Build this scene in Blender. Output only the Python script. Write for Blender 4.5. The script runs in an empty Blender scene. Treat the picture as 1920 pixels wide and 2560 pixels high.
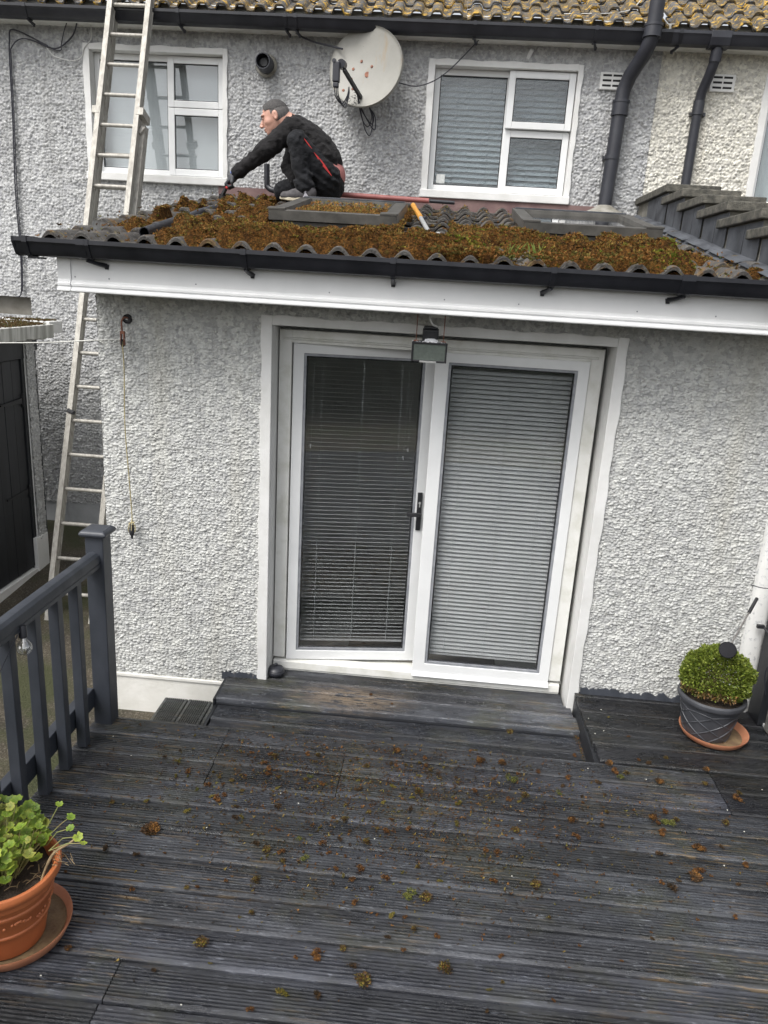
import bpy, math, random
import numpy as np
from mathutils import Vector, Matrix
R_ = math.radians
S = bpy.context.scene
COL = S.collection
rnd = random.Random(7)
RNG = np.random.RandomState(5)

# ------------------------------------------------------------------ camera
cam = bpy.data.cameras.new('camera'); co = bpy.data.objects.new('camera', cam); COL.objects.link(co)
RM = Matrix(((0.9953087, 0.07689265, 0.05872062), (-0.07791892, 0.27728475, 0.957623), (0.05735183, -0.95770595, 0.28197532)))
co.matrix_world = Matrix.Translation((0, 0, 2.2)) @ RM.transposed().to_4x4()
cam.sensor_fit = 'HORIZONTAL'; cam.sensor_width = 36; cam.lens = 36 * 1900 / 1920
cam.clip_start = 0.05; cam.clip_end = 500
S.camera = co
# ------------------------------------------------------------------ world: overcast daylight
W = bpy.data.worlds.new('World'); S.world = W; W.use_nodes = True
nt = W.node_tree; bg = nt.nodes['Background']
sky = nt.nodes.new('ShaderNodeTexSky'); sky.sky_type = 'NISHITA'; sky.sun_disc = False
sky.sun_elevation = R_(52); sky.sun_rotation = R_(215); sky.dust_density = 4; sky.air_density = 1.0
hs = nt.nodes.new('ShaderNodeHueSaturation'); hs.inputs['Saturation'].default_value = 0.22   # cloud cover
nt.links.new(sky.outputs[0], hs.inputs['Color']); nt.links.new(hs.outputs[0], bg.inputs[0])
bg.inputs[1].default_value = 0.15
sl = bpy.data.lights.new('sun', 'SUN'); sl.energy = 1.5; sl.angle = R_(22); sl.color = (1, .97, .93)
so = bpy.data.objects.new('sun', sl); COL.objects.link(so)
so.rotation_euler = (R_(34), 0, R_(-35))
S.view_settings.view_transform = 'Standard'; S.view_settings.look = 'None'
S.view_settings.exposure = 0.66; S.view_settings.gamma = 1
S.render.engine = 'CYCLES'
S.cycles.max_bounces = 6

# ------------------------------------------------------------------ helpers
def tag(o, label=None, cat=None, group=None, kind=None):
    if label: o['label'] = label
    if cat: o['category'] = cat
    if group: o['group'] = group
    if kind: o['kind'] = kind
    return o
def thing(name, label, cat, loc=(0, 0, 0), group=None):
    o = bpy.data.objects.new(name, None); COL.objects.link(o); o.location = loc
    o.empty_display_size = .1
    return tag(o, label, cat, group)
def link(o, parent=None):
    COL.objects.link(o)
    if parent:
        o.parent = parent
        M = Matrix.Translation(parent.location) if parent.parent is None else Matrix.Translation(parent.parent.location)
        o.matrix_parent_inverse = M.inverted()
        if parent.parent is not None: o.matrix_parent_inverse = Matrix.Identity(4); 
    return o
def smooth(o, ang=40):
    me = o.data
    me.polygons.foreach_set('use_smooth', [True] * len(me.polygons))
    try: me.set_sharp_from_angle(angle=R_(ang))
    except Exception: pass
    return o
def from_np(name, V, F, mat, parent=None, sm=False, ang=180):
    """V (n,3) float, F (m,4) or (m,3) int"""
    V = np.asarray(V, np.float32); F = np.asarray(F, np.int32)
    me = bpy.data.meshes.new(name); k = F.shape[1]
    me.vertices.add(len(V)); me.vertices.foreach_set('co', V.ravel())
    me.loops.add(F.size); me.loops.foreach_set('vertex_index', F.ravel())
    me.polygons.add(len(F)); me.polygons.foreach_set('loop_start', np.arange(0, F.size, k, dtype=np.int32))
    me.polygons.foreach_set('loop_total', np.full(len(F), k, np.int32))
    me.update(calc_edges=True)
    if mat: me.materials.append(mat)
    o = bpy.data.objects.new(name, me); put(o, parent)
    if sm: smooth(o, ang)
    return o
ORG = {}
def put(o, parent):
    """world coordinates are kept whatever the parent's location"""
    COL.objects.link(o)
    if parent is not None:
        p = parent; loc = Vector((0, 0, 0))
        while p is not None: loc += p.location; p = p.parent
        o.parent = parent
        if o.type == 'MESH' and loc.length > 0:
            o.data.transform(Matrix.Translation(-loc))
    return o
class MB:
    def __init__(s): s.v = []; s.f = []; s.m = []; s.mi = 0
    def add(s, vs, fs):
        b = len(s.v); s.v += [tuple(x) for x in vs]
        for f in fs: s.f.append(tuple(b + i for i in f)); s.m.append(s.mi)
    def box(s, x0, x1, y0, y1, z0, z1):
        s.add([(x0, y0, z0), (x1, y0, z0), (x1, y1, z0), (x0, y1, z0), (x0, y0, z1), (x1, y0, z1), (x1, y1, z1), (x0, y1, z1)],
              [(0, 3, 2, 1), (4, 5, 6, 7), (0, 1, 5, 4), (1, 2, 6, 5), (2, 3, 7, 6), (3, 0, 4, 7)])
        return s
    def obox(s, p0, p1, w, h, up=(0, 0, 1)):
        p0 = Vector(p0); p1 = Vector(p1); d = (p1 - p0).normalized(); u = Vector(up); a = d.cross(u).normalized(); u = a.cross(d).normalized()
        vs = []
        for p in (p0, p1):
            for i, j in ((-1, -1), (1, -1), (1, 1), (-1, 1)): vs.append(p + a * (w / 2 * i) + u * (h / 2 * j))
        s.add(vs, [(0, 1, 2, 3), (7, 6, 5, 4), (0, 4, 5, 1), (1, 5, 6, 2), (2, 6, 7, 3), (3, 7, 4, 0)])
        return s
    def tube(s, path, r, n=10, caps=True, closed=False):
        P = [Vector(p) for p in path]; m = len(P); rr = r if isinstance(r, (list, tuple)) else [r] * m
        prev = None; vs = []
        for i, p in enumerate(P):
            d = (P[min(i + 1, m - 1)] - P[max(i - 1, 0)])
            if d.length < 1e-9: d = Vector((0, 0, 1))
            d.normalize()
            if prev is None:
                a = d.cross(Vector((0, 0, 1)));
                if a.length < .1: a = d.cross(Vector((0, 1, 0)))
            else: a = prev - d * prev.dot(d)
            a.normalize(); b = d.cross(a); prev = a
            for k in range(n):
                t = 2 * math.pi * k / n; vs.append(p + (a * math.cos(t) + b * math.sin(t)) * rr[i])
        fs = []
        for i in range(m - 1):
            for k in range(n): fs.append((i * n + k, i * n + (k + 1) % n, (i + 1) * n + (k + 1) % n, (i + 1) * n + k))
        if caps: fs.append(tuple(range(n))[::-1]); fs.append(tuple((m - 1) * n + k for k in range(n)))
        s.add(vs, fs); return s
    def lathe(s, prof, c=(0, 0, 0), n=40, axis=None):
        c = Vector(c); vs = []; fs = []
        if axis is None: ax = Vector((0, 0, 1)); a = Vector((1, 0, 0)); b = Vector((0, 1, 0))
        else:
            ax = Vector(axis).normalized(); a = ax.cross(Vector((0, 0, 1)));
            if a.length < .1: a = ax.cross(Vector((0, 1, 0)))
            a.normalize(); b = ax.cross(a)
        m = len(prof)
        for r, z in prof:
            for k in range(n):
                t = 2 * math.pi * k / n; vs.append(c + ax * z + a * (r * math.cos(t)) + b * (r * math.sin(t)))
        for i in range(m - 1):
            for k in range(n): fs.append((i * n + k, i * n + (k + 1) % n, (i + 1) * n + (k + 1) % n, (i + 1) * n + k))
        s.add(vs, fs); return s
    def prism_x(s, prof, x0, x1):
        """closed (y,z) profile extruded along x"""
        n = len(prof); vs = [(x0, y, z) for y, z in prof] + [(x1, y, z) for y, z in prof]
        fs = [(i, (i + 1) % n, n + (i + 1) % n, n + i) for i in range(n)] + [tuple(range(n))[::-1], tuple(range(n, 2 * n))]
        s.add(vs, fs); return s
    def build(s, name, mat, parent=None, bev=0, sm=None, seg=2):
        me = bpy.data.meshes.new(name); me.from_pydata([tuple(v) for v in s.v], [], s.f)
        mats = mat if isinstance(mat, (list, tuple)) else [mat]
        for m in mats: me.materials.append(m)
        if len(mats) > 1: me.polygons.foreach_set('material_index', s.m)
        me.update()
        import bmesh
        bm = bmesh.new(); bm.from_mesh(me); bmesh.ops.recalc_face_normals(bm, faces=bm.faces); bm.to_mesh(me); bm.free()
        o = bpy.data.objects.new(name, me); put(o, parent)
        if bev:
            b = o.modifiers.new('bevel', 'BEVEL'); b.width = bev; b.segments = seg; b.limit_method = 'ANGLE'; b.angle_limit = R_(40)
        if sm: smooth(o, sm)
        return o

# ------------------------------------------------------------------ materials
def newmat(name):
    m = bpy.data.materials.new(name); m.use_nodes = True
    return m, m.node_tree, m.node_tree.nodes['Principled BSDF']
def N(t, typ, **kw):
    n = t.nodes.new(typ)
    for k, v in kw.items():
        if k in n.inputs.keys() if hasattr(n.inputs, 'keys') else False: n.inputs[k].default_value = v
        else: setattr(n, k, v)
    return n
def ramp(t, src, stops):
    r = t.nodes.new('ShaderNodeValToRGB'); e = r.color_ramp.elements
    while len(e) < len(stops): e.new(.5)
    for el, (p, c) in zip(e, stops):
        el.position = p; el.color = (*c, 1) if len(c) == 3 else c
    t.links.new(src, r.inputs[0]); return r.outputs[0]
def noise(t, scale, detail=4, vec=None, rough=.6):
    n = t.nodes.new('ShaderNodeTexNoise'); n.inputs['Scale'].default_value = scale; n.inputs['Detail'].default_value = detail
    n.inputs['Roughness'].default_value = rough
    if vec: t.links.new(vec, n.inputs['Vector'])
    return n.outputs['Fac']
def coords(t, scale=(1, 1, 1)):
    tc = t.nodes.new('ShaderNodeTexCoord'); mp = t.nodes.new('ShaderNodeMapping'); mp.inputs['Scale'].default_value = scale
    t.links.new(tc.outputs['Object'], mp.inputs['Vector']); return mp.outputs[0]
def mix(t, fac, a, b, mode='MIX'):
    m = t.nodes.new('ShaderNodeMix'); m.data_type = 'RGBA'; m.blend_type = mode
    for inp, v in ((m.inputs['Factor'], fac), (m.inputs['A'], a), (m.inputs['B'], b)):
        if hasattr(v, 'is_linked') or hasattr(v, 'links'): t.links.new(v, inp)
        else: inp.default_value = v if isinstance(v, (int, float)) else (*v, 1)
    return m.outputs['Result']
def bump(t, bsdf, h, strength=.3, dist=.01):
    b = t.nodes.new('ShaderNodeBump'); b.inputs['Strength'].default_value = strength; b.inputs['Distance'].default_value = dist
    t.links.new(h, b.inputs['Height']); t.links.new(b.outputs[0], bsdf.inputs['Normal'])
def simple(name, c1, c2=None, scale=8, rough=.6, bs=0, bd=.004, stretch=(1, 1, 1), metal=0, rvar=.0, spec=None, lo=.35, hi=.65):
    m, t, b = newmat(name); v = coords(t, stretch)
    f = noise(t, scale, 6, v)
    if c2 is None: c2 = tuple(x * .8 for x in c1)
    t.links.new(ramp(t, f, [(lo, c1), (hi, c2)]), b.inputs['Base Color'])
    b.inputs['Roughness'].default_value = rough; b.inputs['Metallic'].default_value = metal
    if spec is not None: b.inputs['Specular IOR Level'].default_value = spec
    if rvar:
        r = t.nodes.new('ShaderNodeMapRange'); r.inputs['To Min'].default_value = rough - rvar; r.inputs['To Max'].default_value = rough + rvar
        t.links.new(noise(t, scale * 2.3, 4, v), r.inputs['Value']); t.links.new(r.outputs[0], b.inputs['Roughness'])
    if bs: bump(t, b, noise(t, scale * 6, 4, v), bs, bd)
    return m
def attrmat(name, rough=.8, spec=.3, trans=0, nscale=0):
    m, t, b = newmat(name); a = t.nodes.new('ShaderNodeAttribute'); a.attribute_name = 'Col'
    b.inputs['Roughness'].default_value = rough; b.inputs['Specular IOR Level'].default_value = spec
    src = a.outputs['Color']
    if nscale:
        src = mix(t, noise(t, nscale, 3, coords(t)), src, (.35, .35, .35), 'MULTIPLY')
    t.links.new(src, b.inputs['Base Color'])
    if trans:
        b.inputs['Subsurface Weight'].default_value = 0
        tr = t.nodes.new('ShaderNodeBsdfTranslucent'); t.links.new(src, tr.inputs['Color'])
        ms = t.nodes.new('ShaderNodeMixShader'); ms.inputs[0].default_value = trans
        t.links.new(b.outputs[0], ms.inputs[1]); t.links.new(tr.outputs[0], ms.inputs[2])
        t.links.new(ms.outputs[0], t.nodes['Material Output'].inputs['Surface'])
    return m
def setcol(o, C):
    me = o.data; C = np.asarray(C, np.float32)
    if C.shape[1] == 3: C = np.c_[C, np.ones(len(C), np.float32)]
    a = me.color_attributes.new('Col', 'FLOAT_COLOR', 'POINT'); a.data.foreach_set('color', C.ravel())

def render_wall_mat(name, base, alt, stain, bd):
    m, t, b = newmat(name); v = coords(t)
    c = ramp(t, noise(t, 1.1, 5, v), [(.36, base), (.62, alt)])
    vp = t.nodes.new('ShaderNodeTexVoronoi'); vp.inputs['Scale'].default_value = 42; t.links.new(v, vp.inputs['Vector'])
    sq = t.nodes.new('ShaderNodeSeparateColor'); t.links.new(vp.outputs['Color'], sq.inputs[0])
    c = mix(t, 1.0, c, ramp(t, sq.outputs[1], [(.1, (.78, .78, .79)), (.9, (1.12, 1.12, 1.10))]), 'MULTIPLY')
    st = coords(t, (3.0, 3.0, .35))
    c = mix(t, ramp(t, noise(t, 1.6, 6, st), [(.52, (0, 0, 0)), (.74, (.6, .6, .6))]), c, stain)
    # a few pebbles that lost their paint
    vo = t.nodes.new('ShaderNodeTexVoronoi'); vo.inputs['Scale'].default_value = 85; t.links.new(v, vo.inputs['Vector'])
    sp = t.nodes.new('ShaderNodeSeparateColor'); t.links.new(vo.outputs['Color'], sp.inputs[0])
    c = mix(t, ramp(t, sp.outputs[0], [(.86, (0, 0, 0)), (.97, (.45, .45, .45))]), c, (.26, .25, .23))
    t.links.new(c, b.inputs['Base Color']); b.inputs['Roughness'].default_value = .8; b.inputs['Specular IOR Level'].default_value = .3
    bump(t, b, noise(t, 170, 3, v), .6, bd)
    return m
M = {}
M['dash_front'] = render_wall_mat('pebble_dash_white', (.545, .55, .535), (.485, .49, .48), (.45, .44, .39), .004)
M['dash_house'] = render_wall_mat('pebble_dash_grey', (.485, .49, .495), (.40, .405, .41), (.28, .28, .275), .005)
M['dash_cream'] = render_wall_mat('pebble_dash_cream', (.71, .695, .64), (.64, .62, .555), (.46, .43, .36), .005)
M['white_render'] = simple('smooth_white_render', (.72, .72, .71), (.62, .62, .60), 5, .65, .35, .004)
M['plinth'] = simple('plinth_render', (.70, .69, .65), (.58, .57, .52), 4, .8, .5, .006)
M['plinth_grey'] = simple('plinth_grey', (.42, .43, .44), (.30, .31, .32), 4, .8, .5, .006)
M['upvc'] = simple('white_upvc', (.76, .77, .77), (.69, .70, .70), 3, .32)
M['upvc_dirty'] = simple('weathered_upvc', (.70, .70, .67), (.54, .54, .48), 9, .4, lo=.45, hi=.75)
M['grey_gasket'] = simple('grey_gasket', (.30, .31, .33), (.20, .21, .23), 20, .5)
M['fascia'] = simple('white_fascia', (.74, .745, .745), (.66, .67, .67), 3, .35)
M['black_plastic'] = simple('black_pvc', (.010, .011, .015), (.020, .021, .027), 7, .38, rvar=.12)
M['grey_plastic'] = simple('dark_grey_pvc', (.030, .032, .040), (.020, .021, .028), 7, .45, rvar=.1)
M['lead'] = simple('lead_flashing', (.050, .054, .062), (.11, .118, .132), 7, .6, .2, metal=.2, rvar=.1)
M['coping'] = simple('lichened_concrete', (.055, .054, .046), (.16, .15, .125), 22, .9, .9, .01, lo=.38, hi=.68)
M['concrete'] = simple('dirty_concrete', (.30, .29, .26), (.16, .15, .12), 8, .9, .6, .008)
M['redstrip'] = simple('maroon_paint', (.13, .075, .075), (.20, .13, .12), 9, .75, .4)
M['aluminium'] = simple('old_aluminium', (.42, .405, .365), (.24, .225, .20), 14, .6, .25, .002, metal=.25, rvar=.12, stretch=(3, 3, 1), lo=.4, hi=.72)
M['skylight'] = simple('skylight_aluminium', (.055, .053, .048), (.105, .10, .09), 10, .5, .3, .003, metal=.2)
M['soil'] = simple('potting_soil', (.035, .025, .018), (.07, .05, .035), 30, .95, 1, .01)
M['terracotta'] = simple('terracotta_plastic', (.46, .145, .05), (.38, .11, .04), 6, .45, rvar=.1)
M['saucer'] = simple('old_saucer', (.50, .22, .12), (.38, .15, .08), 7, .55, .2, .002)
M['saucer_dirt'] = simple('saucer_dirt', (.13, .08, .045), (.24, .17, .09), 14, .7, .6, .006)
M['graphite'] = simple('graphite_planter', (.040, .042, .048), (.065, .068, .077), 7, .42, .1, .001, rvar=.1)
M['rope'] = simple('old_rope', (.42, .36, .20), (.30, .26, .15), 30, .9)
M['line'] = simple('washing_line', (.62, .62, .58), (.5, .5, .47), 10, .6)
M['rust'] = simple('rusty_iron', (.30, .13, .08), (.16, .07, .05), 40, .8, .5, .002)
M['cable'] = simple('black_cable', (.018, .02, .03), (.03, .03, .04), 10, .5)
M['whitecable'] = simple('white_cable', (.6, .6, .58), None, 10, .5)
M['dark'] = simple('dark_recess', (.012, .012, .013), (.02, .02, .02), 5, .9)
M['mat_board'] = simple('weathered_board', (.20, .19, .165), (.13, .12, .10), 7, .8, .3)
M['balustrade'] = simple('charcoal_wood_paint', (.026, .030, .038), (.040, .045, .056), 9, .45, .35, .002, stretch=(1, 1, .5), rvar=.1)
_m = M['balustrade']; _t = _m.node_tree; _b = _t.nodes['Principled BSDF']; _src = _b.inputs['Base Color'].links[0].from_socket
_v = coords(_t, (2.2, 2.2, .8)); _t.links.new(mix(_t, ramp(_t, noise(_t, 5, 6, _v, .72), [(.655, (0, 0, 0)), (.68, (1, 1, 1))]), _src, (.16, .155, .15)), _b.inputs['Base Color'])
M['black_paint'] = simple('black_wood_paint', (.010, .011, .014), (.018, .020, .024), 8, .5, .35, .003, stretch=(1, 1, .15), rvar=.08)
M['iron'] = simple('black_iron', (.012, .013, .015), (.022, .022, .025), 20, .55, .3)
M['redpipe'] = simple('faded_red_pipe', (.30, .10, .09), (.22, .07, .065), 9, .55, .2)
M['yellow'] = simple('yellow_handle', (.62, .30, .045), (.50, .22, .03), 9, .5)
M['steel'] = simple('worn_steel', (.45, .46, .46), (.62, .62, .60), 18, .4, metal=.5)
M['skin'] = simple('skin', (.50, .27, .20), (.56, .32, .245), 30, .5, .2, .001)
M['hair'] = simple('greying_hair', (.035, .033, .032), (.085, .08, .078), 110, .8, .9, .003)
M['hair_short'] = simple('short_grey_hair', (.075, .070, .068), (.14, .13, .125), 90, .8, .6, .002)
M['sock'] = simple('grey_sock', (.48, .47, .50), (.38, .37, .41), 20, .9, .4, .002)
M['shoe'] = simple('grey_trainer', (.045, .043, .046), (.085, .08, .083), 30, .8, .5, .002)
M['sole'] = simple('cream_sole', (.55, .50, .38), (.40, .36, .27), 20, .7, .3, .002)
M['red'] = simple('red_trim', (.55, .035, .03), (.42, .03, .03), 20, .6)
M['pink'] = simple('pink_shirt', (.50, .20, .18), (.42, .17, .16), 20, .8)
M['glove'] = simple('black_glove', (.03, .032, .038), (.055, .056, .062), 25, .7, .4, .002)
M['blue'] = simple('blue_cuff', (.03, .10, .42), (.03, .08, .3), 20, .7)
M['matt_black'] = simple('matt_black_plastic', (.010, .010, .012), (.016, .016, .019), 20, .7, spec=.15)
M['rod'] = simple('dull_rod', (.12, .115, .11), (.19, .18, .17), 30, .6)
M['flood_lens'] = simple('floodlight_glass', (.085, .10, .09), (.11, .13, .115), 60, .4, .2, .001)
M['blind'] = simple('blind_slat', (.52, .532, .53), (.48, .492, .49), 4, .4)
M['dropping'] = simple('bird_dropping', (.75, .76, .78), (.5, .5, .52), 60, .9, .5, .002, lo=.5, hi=.8)
M['room'] = simple('room_wall', (.70, .70, .68), (.64, .64, .62), 2, .8)
M['roomfloor'] = simple('room_floor', (.66, .67, .63), (.60, .60, .56), 2, .35)
M['net'] = simple('net_curtain', (.50, .53, .52), (.40, .43, .43), 10, .9, stretch=(3, 3, .2))

def fabric(name, c, c2):
    m, t, b = newmat(name); v = coords(t)
    t.links.new(ramp(t, noise(t, 9, 6, v), [(.35, c), (.72, c2)]), b.inputs['Base Color'])
    b.inputs['Roughness'].default_value = .85; b.inputs['Sheen Weight'].default_value = .04; b.inputs['Specular IOR Level'].default_value = .2
    w = noise(t, 16, 5, coords(t, (1, 1, 1.6)), .55)
    bump(t, b, w, .8, .02); return m
M['hoodie'] = fabric('black_fleece', (.010, .0095, .010), (.019, .018, .019))
M['trousers'] = fabric('black_work_trousers', (.008, .0085, .010), (.017, .018, .021))

def glassmat(name, tint, rough=.02, alpha_mix=.85, bumpy=0):
    """thin pane: mostly see-through, glossy by fresnel"""
    m, t, b = newmat(name)
    tr = t.nodes.new('ShaderNodeBsdfTransparent'); tr.inputs[0].default_value = (*tint, 1)
    gl = t.nodes.new('ShaderNodeBsdfGlossy'); gl.inputs['Roughness'].default_value = rough
    fr = t.nodes.new('ShaderNodeLayerWeight'); fr.inputs[0].default_value = .5
    pw = t.nodes.new('ShaderNodeMath'); pw.operation = 'POWER'; pw.inputs[1].default_value = 4; t.links.new(fr.outputs['Facing'], pw.inputs[0])
    mu = t.nodes.new('ShaderNodeMath'); mu.operation = 'MULTIPLY_ADD'; mu.inputs[1].default_value = .9; mu.inputs[2].default_value = alpha_mix
    t.links.new(pw.outputs[0], mu.inputs[0])
    ms = t.nodes.new('ShaderNodeMixShader'); t.links.new(mu.outputs[0], ms.inputs[0])
    t.links.new(tr.outputs[0], ms.inputs[1]); t.links.new(gl.outputs[0], ms.inputs[2])
    t.links.new(ms.outputs[0], t.nodes['Material Output'].inputs['Surface'])
    if bumpy:
        bp = t.nodes.new('ShaderNodeBump'); bp.inputs['Strength'].default_value = bumpy; bp.inputs['Distance'].default_value = .01
        t.links.new(noise(t, 38, 3, coords(t)), bp.inputs['Height'])
        t.links.new(bp.outputs[0], gl.inputs['Normal']); t.links.new(bp.outputs[0], fr.inputs['Normal'])
    return m
M['glass'] = glassmat('door_glass', (.965, .972, .975), .01, .13)
M['win_glass'] = glassmat('window_glass', (.95, .97, .98), .02, .09)
M['pattern_glass'] = glassmat('patterned_glass', (.80, .84, .86), .16, .10, .5)
M['sky_glass'] = glassmat('skylight_glass', (.84, .86, .87), .06, .85)
M['bulb_glass'] = glassmat('bulb_glass', (.97, .97, .95), .02, .30)

def tile_mat(name, lich, strength, base=((.055, .05, .047), (.10, .095, .088))):
    m, t, b = newmat(name); v = coords(t)
    c = ramp(t, noise(t, 7, 6, v), [(.35, base[0]), (.68, base[1])])
    c = mix(t, ramp(t, noise(t, 60, 3, v), [(.58, (0, 0, 0)), (.70, (.5, .5, .5))]), c, (.26, .25, .225))
    c = mix(t, ramp(t, noise(t, 10, 5, v, .7), [(.50 - strength, (0, 0, 0)), (.56 - strength, (.9, .9, .9))]), c, lich[0])
    c = mix(t, ramp(t, noise(t, 15, 6, coords(t, (1, 1.3, 1.7)), .75), [(.54 - strength * .6, (0, 0, 0)), (.59 - strength * .6, (1, 1, 1))]), c, lich[1])
    t.links.new(c, b.inputs['Base Color']); b.inputs['Roughness'].default_value = .85
    bump(t, b, noise(t, 45, 6, v, .7), .9, .012); return m
M['tile_low'] = tile_mat('concrete_tile_low', ((.13, .075, .03), (.17, .13, .05)), -.06)
M['tile_high'] = tile_mat('lichened_tile_high', ((.13, .095, .045), (.50, .31, .05)), .008, ((.04, .04, .042), (.13, .128, .125)))

def deck_mat():
    m, t, b = newmat('wet_charcoal_decking'); s = coords(t, (.35, 3.2, 1)); v = coords(t)
    c = ramp(t, noise(t, 5, 7, s), [(.3, (.011, .012, .014)), (.5, (.027, .029, .034)), (.72, (.068, .073, .083))])
    # green algae in patches
    c = mix(t, ramp(t, noise(t, 2.2, 6, v, .7), [(.50, (0, 0, 0)), (.70, (.6, .6, .6))]), c, (.040, .042, .020))
    c = mix(t, 1.0, c, ramp(t, noise(t, 1.3, 4, v), [(.36, (.55, .55, .56)), (.62, (1.25, 1.25, 1.25))]), 'MULTIPLY')
    c = mix(t, ramp(t, noise(t, 42, 5, coords(t, (.30, 2.4, 1)), .75), [(.58, (0, 0, 0)), (.66, (.7, .7, .7))]), c, (.15, .16, .175))
    # bare wood where the paint has worn off, in streaks along the grain
    streak = noise(t, 16, 6, coords(t, (.30, 4.5, 1)), .7); zone = noise(t, 1.1, 3, v)
    mu = t.nodes.new('ShaderNodeMath'); mu.operation = 'MULTIPLY'
    t.links.new(ramp(t, streak, [(.555, (0, 0, 0)), (.62, (.75, .75, .75))]), mu.inputs[0]); t.links.new(ramp(t, zone, [(.47, (0, 0, 0)), (.64, (1, 1, 1))]), mu.inputs[1])
    c = mix(t, mu.outputs[0], c, (.17, .115, .055))
    at = t.nodes.new('ShaderNodeAttribute'); at.attribute_name = 'Col'
    c = mix(t, 1.0, c, at.outputs['Color'], 'MULTIPLY')
    # foot traffic in front of the door
    tc = t.nodes.new('ShaderNodeTexCoord'); sx = t.nodes.new('ShaderNodeSeparateXYZ'); t.links.new(tc.outputs['Object'], sx.inputs[0])
    def blob(cx, cy, rx, ry):
        a = t.nodes.new('ShaderNodeVectorMath'); a.operation = 'SUBTRACT'; t.links.new(tc.outputs['Object'], a.inputs[0]); a.inputs[1].default_value = (cx, cy, 0)
        k = t.nodes.new('ShaderNodeVectorMath'); k.operation = 'MULTIPLY'; t.links.new(a.outputs[0], k.inputs[0]); k.inputs[1].default_value = (1 / rx, 1 / ry, 0)
        l = t.nodes.new('ShaderNodeVectorMath'); l.operation = 'LENGTH'; t.links.new(k.outputs[0], l.inputs[0])
        r = t.nodes.new('ShaderNodeMapRange'); r.inputs['From Min'].default_value = 1; r.inputs['From Max'].default_value = .2
        t.links.new(l.outputs['Value'], r.inputs['Value']); return r.outputs[0]
    w = blob(-.36, 3.93, .42, .17)
    mu2 = t.nodes.new('ShaderNodeMath'); mu2.operation = 'MULTIPLY'; t.links.new(w, mu2.inputs[0])
    t.links.new(ramp(t, noise(t, 22, 6, coords(t, (.5, 3.5, 1)), .7), [(.42, (0, 0, 0)), (.52, (.75, .75, .75))]), mu2.inputs[1])
    c = mix(t, mu2.outputs[0], c, (.25, .19, .13))
    t.links.new(c, b.inputs['Base Color'])
    # wet film
    rr = ramp(t, noise(t, 4.5, 6, coords(t, (.6, 2.2, 1)), .65), [(.40, (.12,) * 3), (.58, (.52,) * 3)])
    t.links.new(rr, b.inputs['Roughness']); b.inputs['Specular IOR Level'].default_value = .75
    bump(t, b, noise(t, 75, 6, coords(t, (.45, 1.5, 1)), .8), 1.0, .005)
    return m
M['deck'] = deck_mat()

# ------------------------------------------------------------------ numpy pebble relief
def cellular(U, V, s, seed, ax=1.0):
    """returns dome height 0..1 for jittered cells of size s (in u,v); ax = elongation in u"""
    u = U / (s * ax); v = V / s
    iu = np.floor(u).astype(int); iv = np.floor(v).astype(int)
    f1 = np.full(U.shape, 9.); f2 = np.full(U.shape, 9.); hid = np.zeros(U.shape)
    def hsh(a, b, k):
        x = np.sin(a * 127.1 + b * 311.7 + k * 74.7 + seed * 13.3) * 43758.5453
        return x - np.floor(x)
    for a in (-1, 0, 1):
        for b in (-1, 0, 1):
            cu = iu + a; cv = iv + b
            px = cu + .1 + .8 * hsh(cu, cv, 1); py = cv + .1 + .8 * hsh(cu, cv, 2)
            d = np.hypot(px - u, py - v)
            h = hsh(cu, cv, 3)
            near = d < f1
            f2 = np.where(near, f1, np.minimum(f2, d)); hid = np.where(near, h, hid); f1 = np.where(near, d, f1)
    return (.62 * np.clip((f2 - f1) / .15, 0, 1) ** .7 + .38 * np.clip((f2 - f1) / .6, 0, 1)) * (.45 + .55 * hid), hid
def vnoise(U, V, s, seed):
    u = U / s; v = V / s; iu = np.floor(u); iv = np.floor(v); fu = u - iu; fv = v - iv
    fu = fu * fu * (3 - 2 * fu); fv = fv * fv * (3 - 2 * fv)
    def h(a, b):
        x = np.sin(a * 127.1 + b * 311.7 + seed * 17.7) * 43758.5453; return x - np.floor(x)
    return (h(iu, iv) * (1 - fu) + h(iu + 1, iv) * fu) * (1 - fv) + (h(iu, iv + 1) * (1 - fu) + h(iu + 1, iv + 1) * fu) * fv
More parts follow.
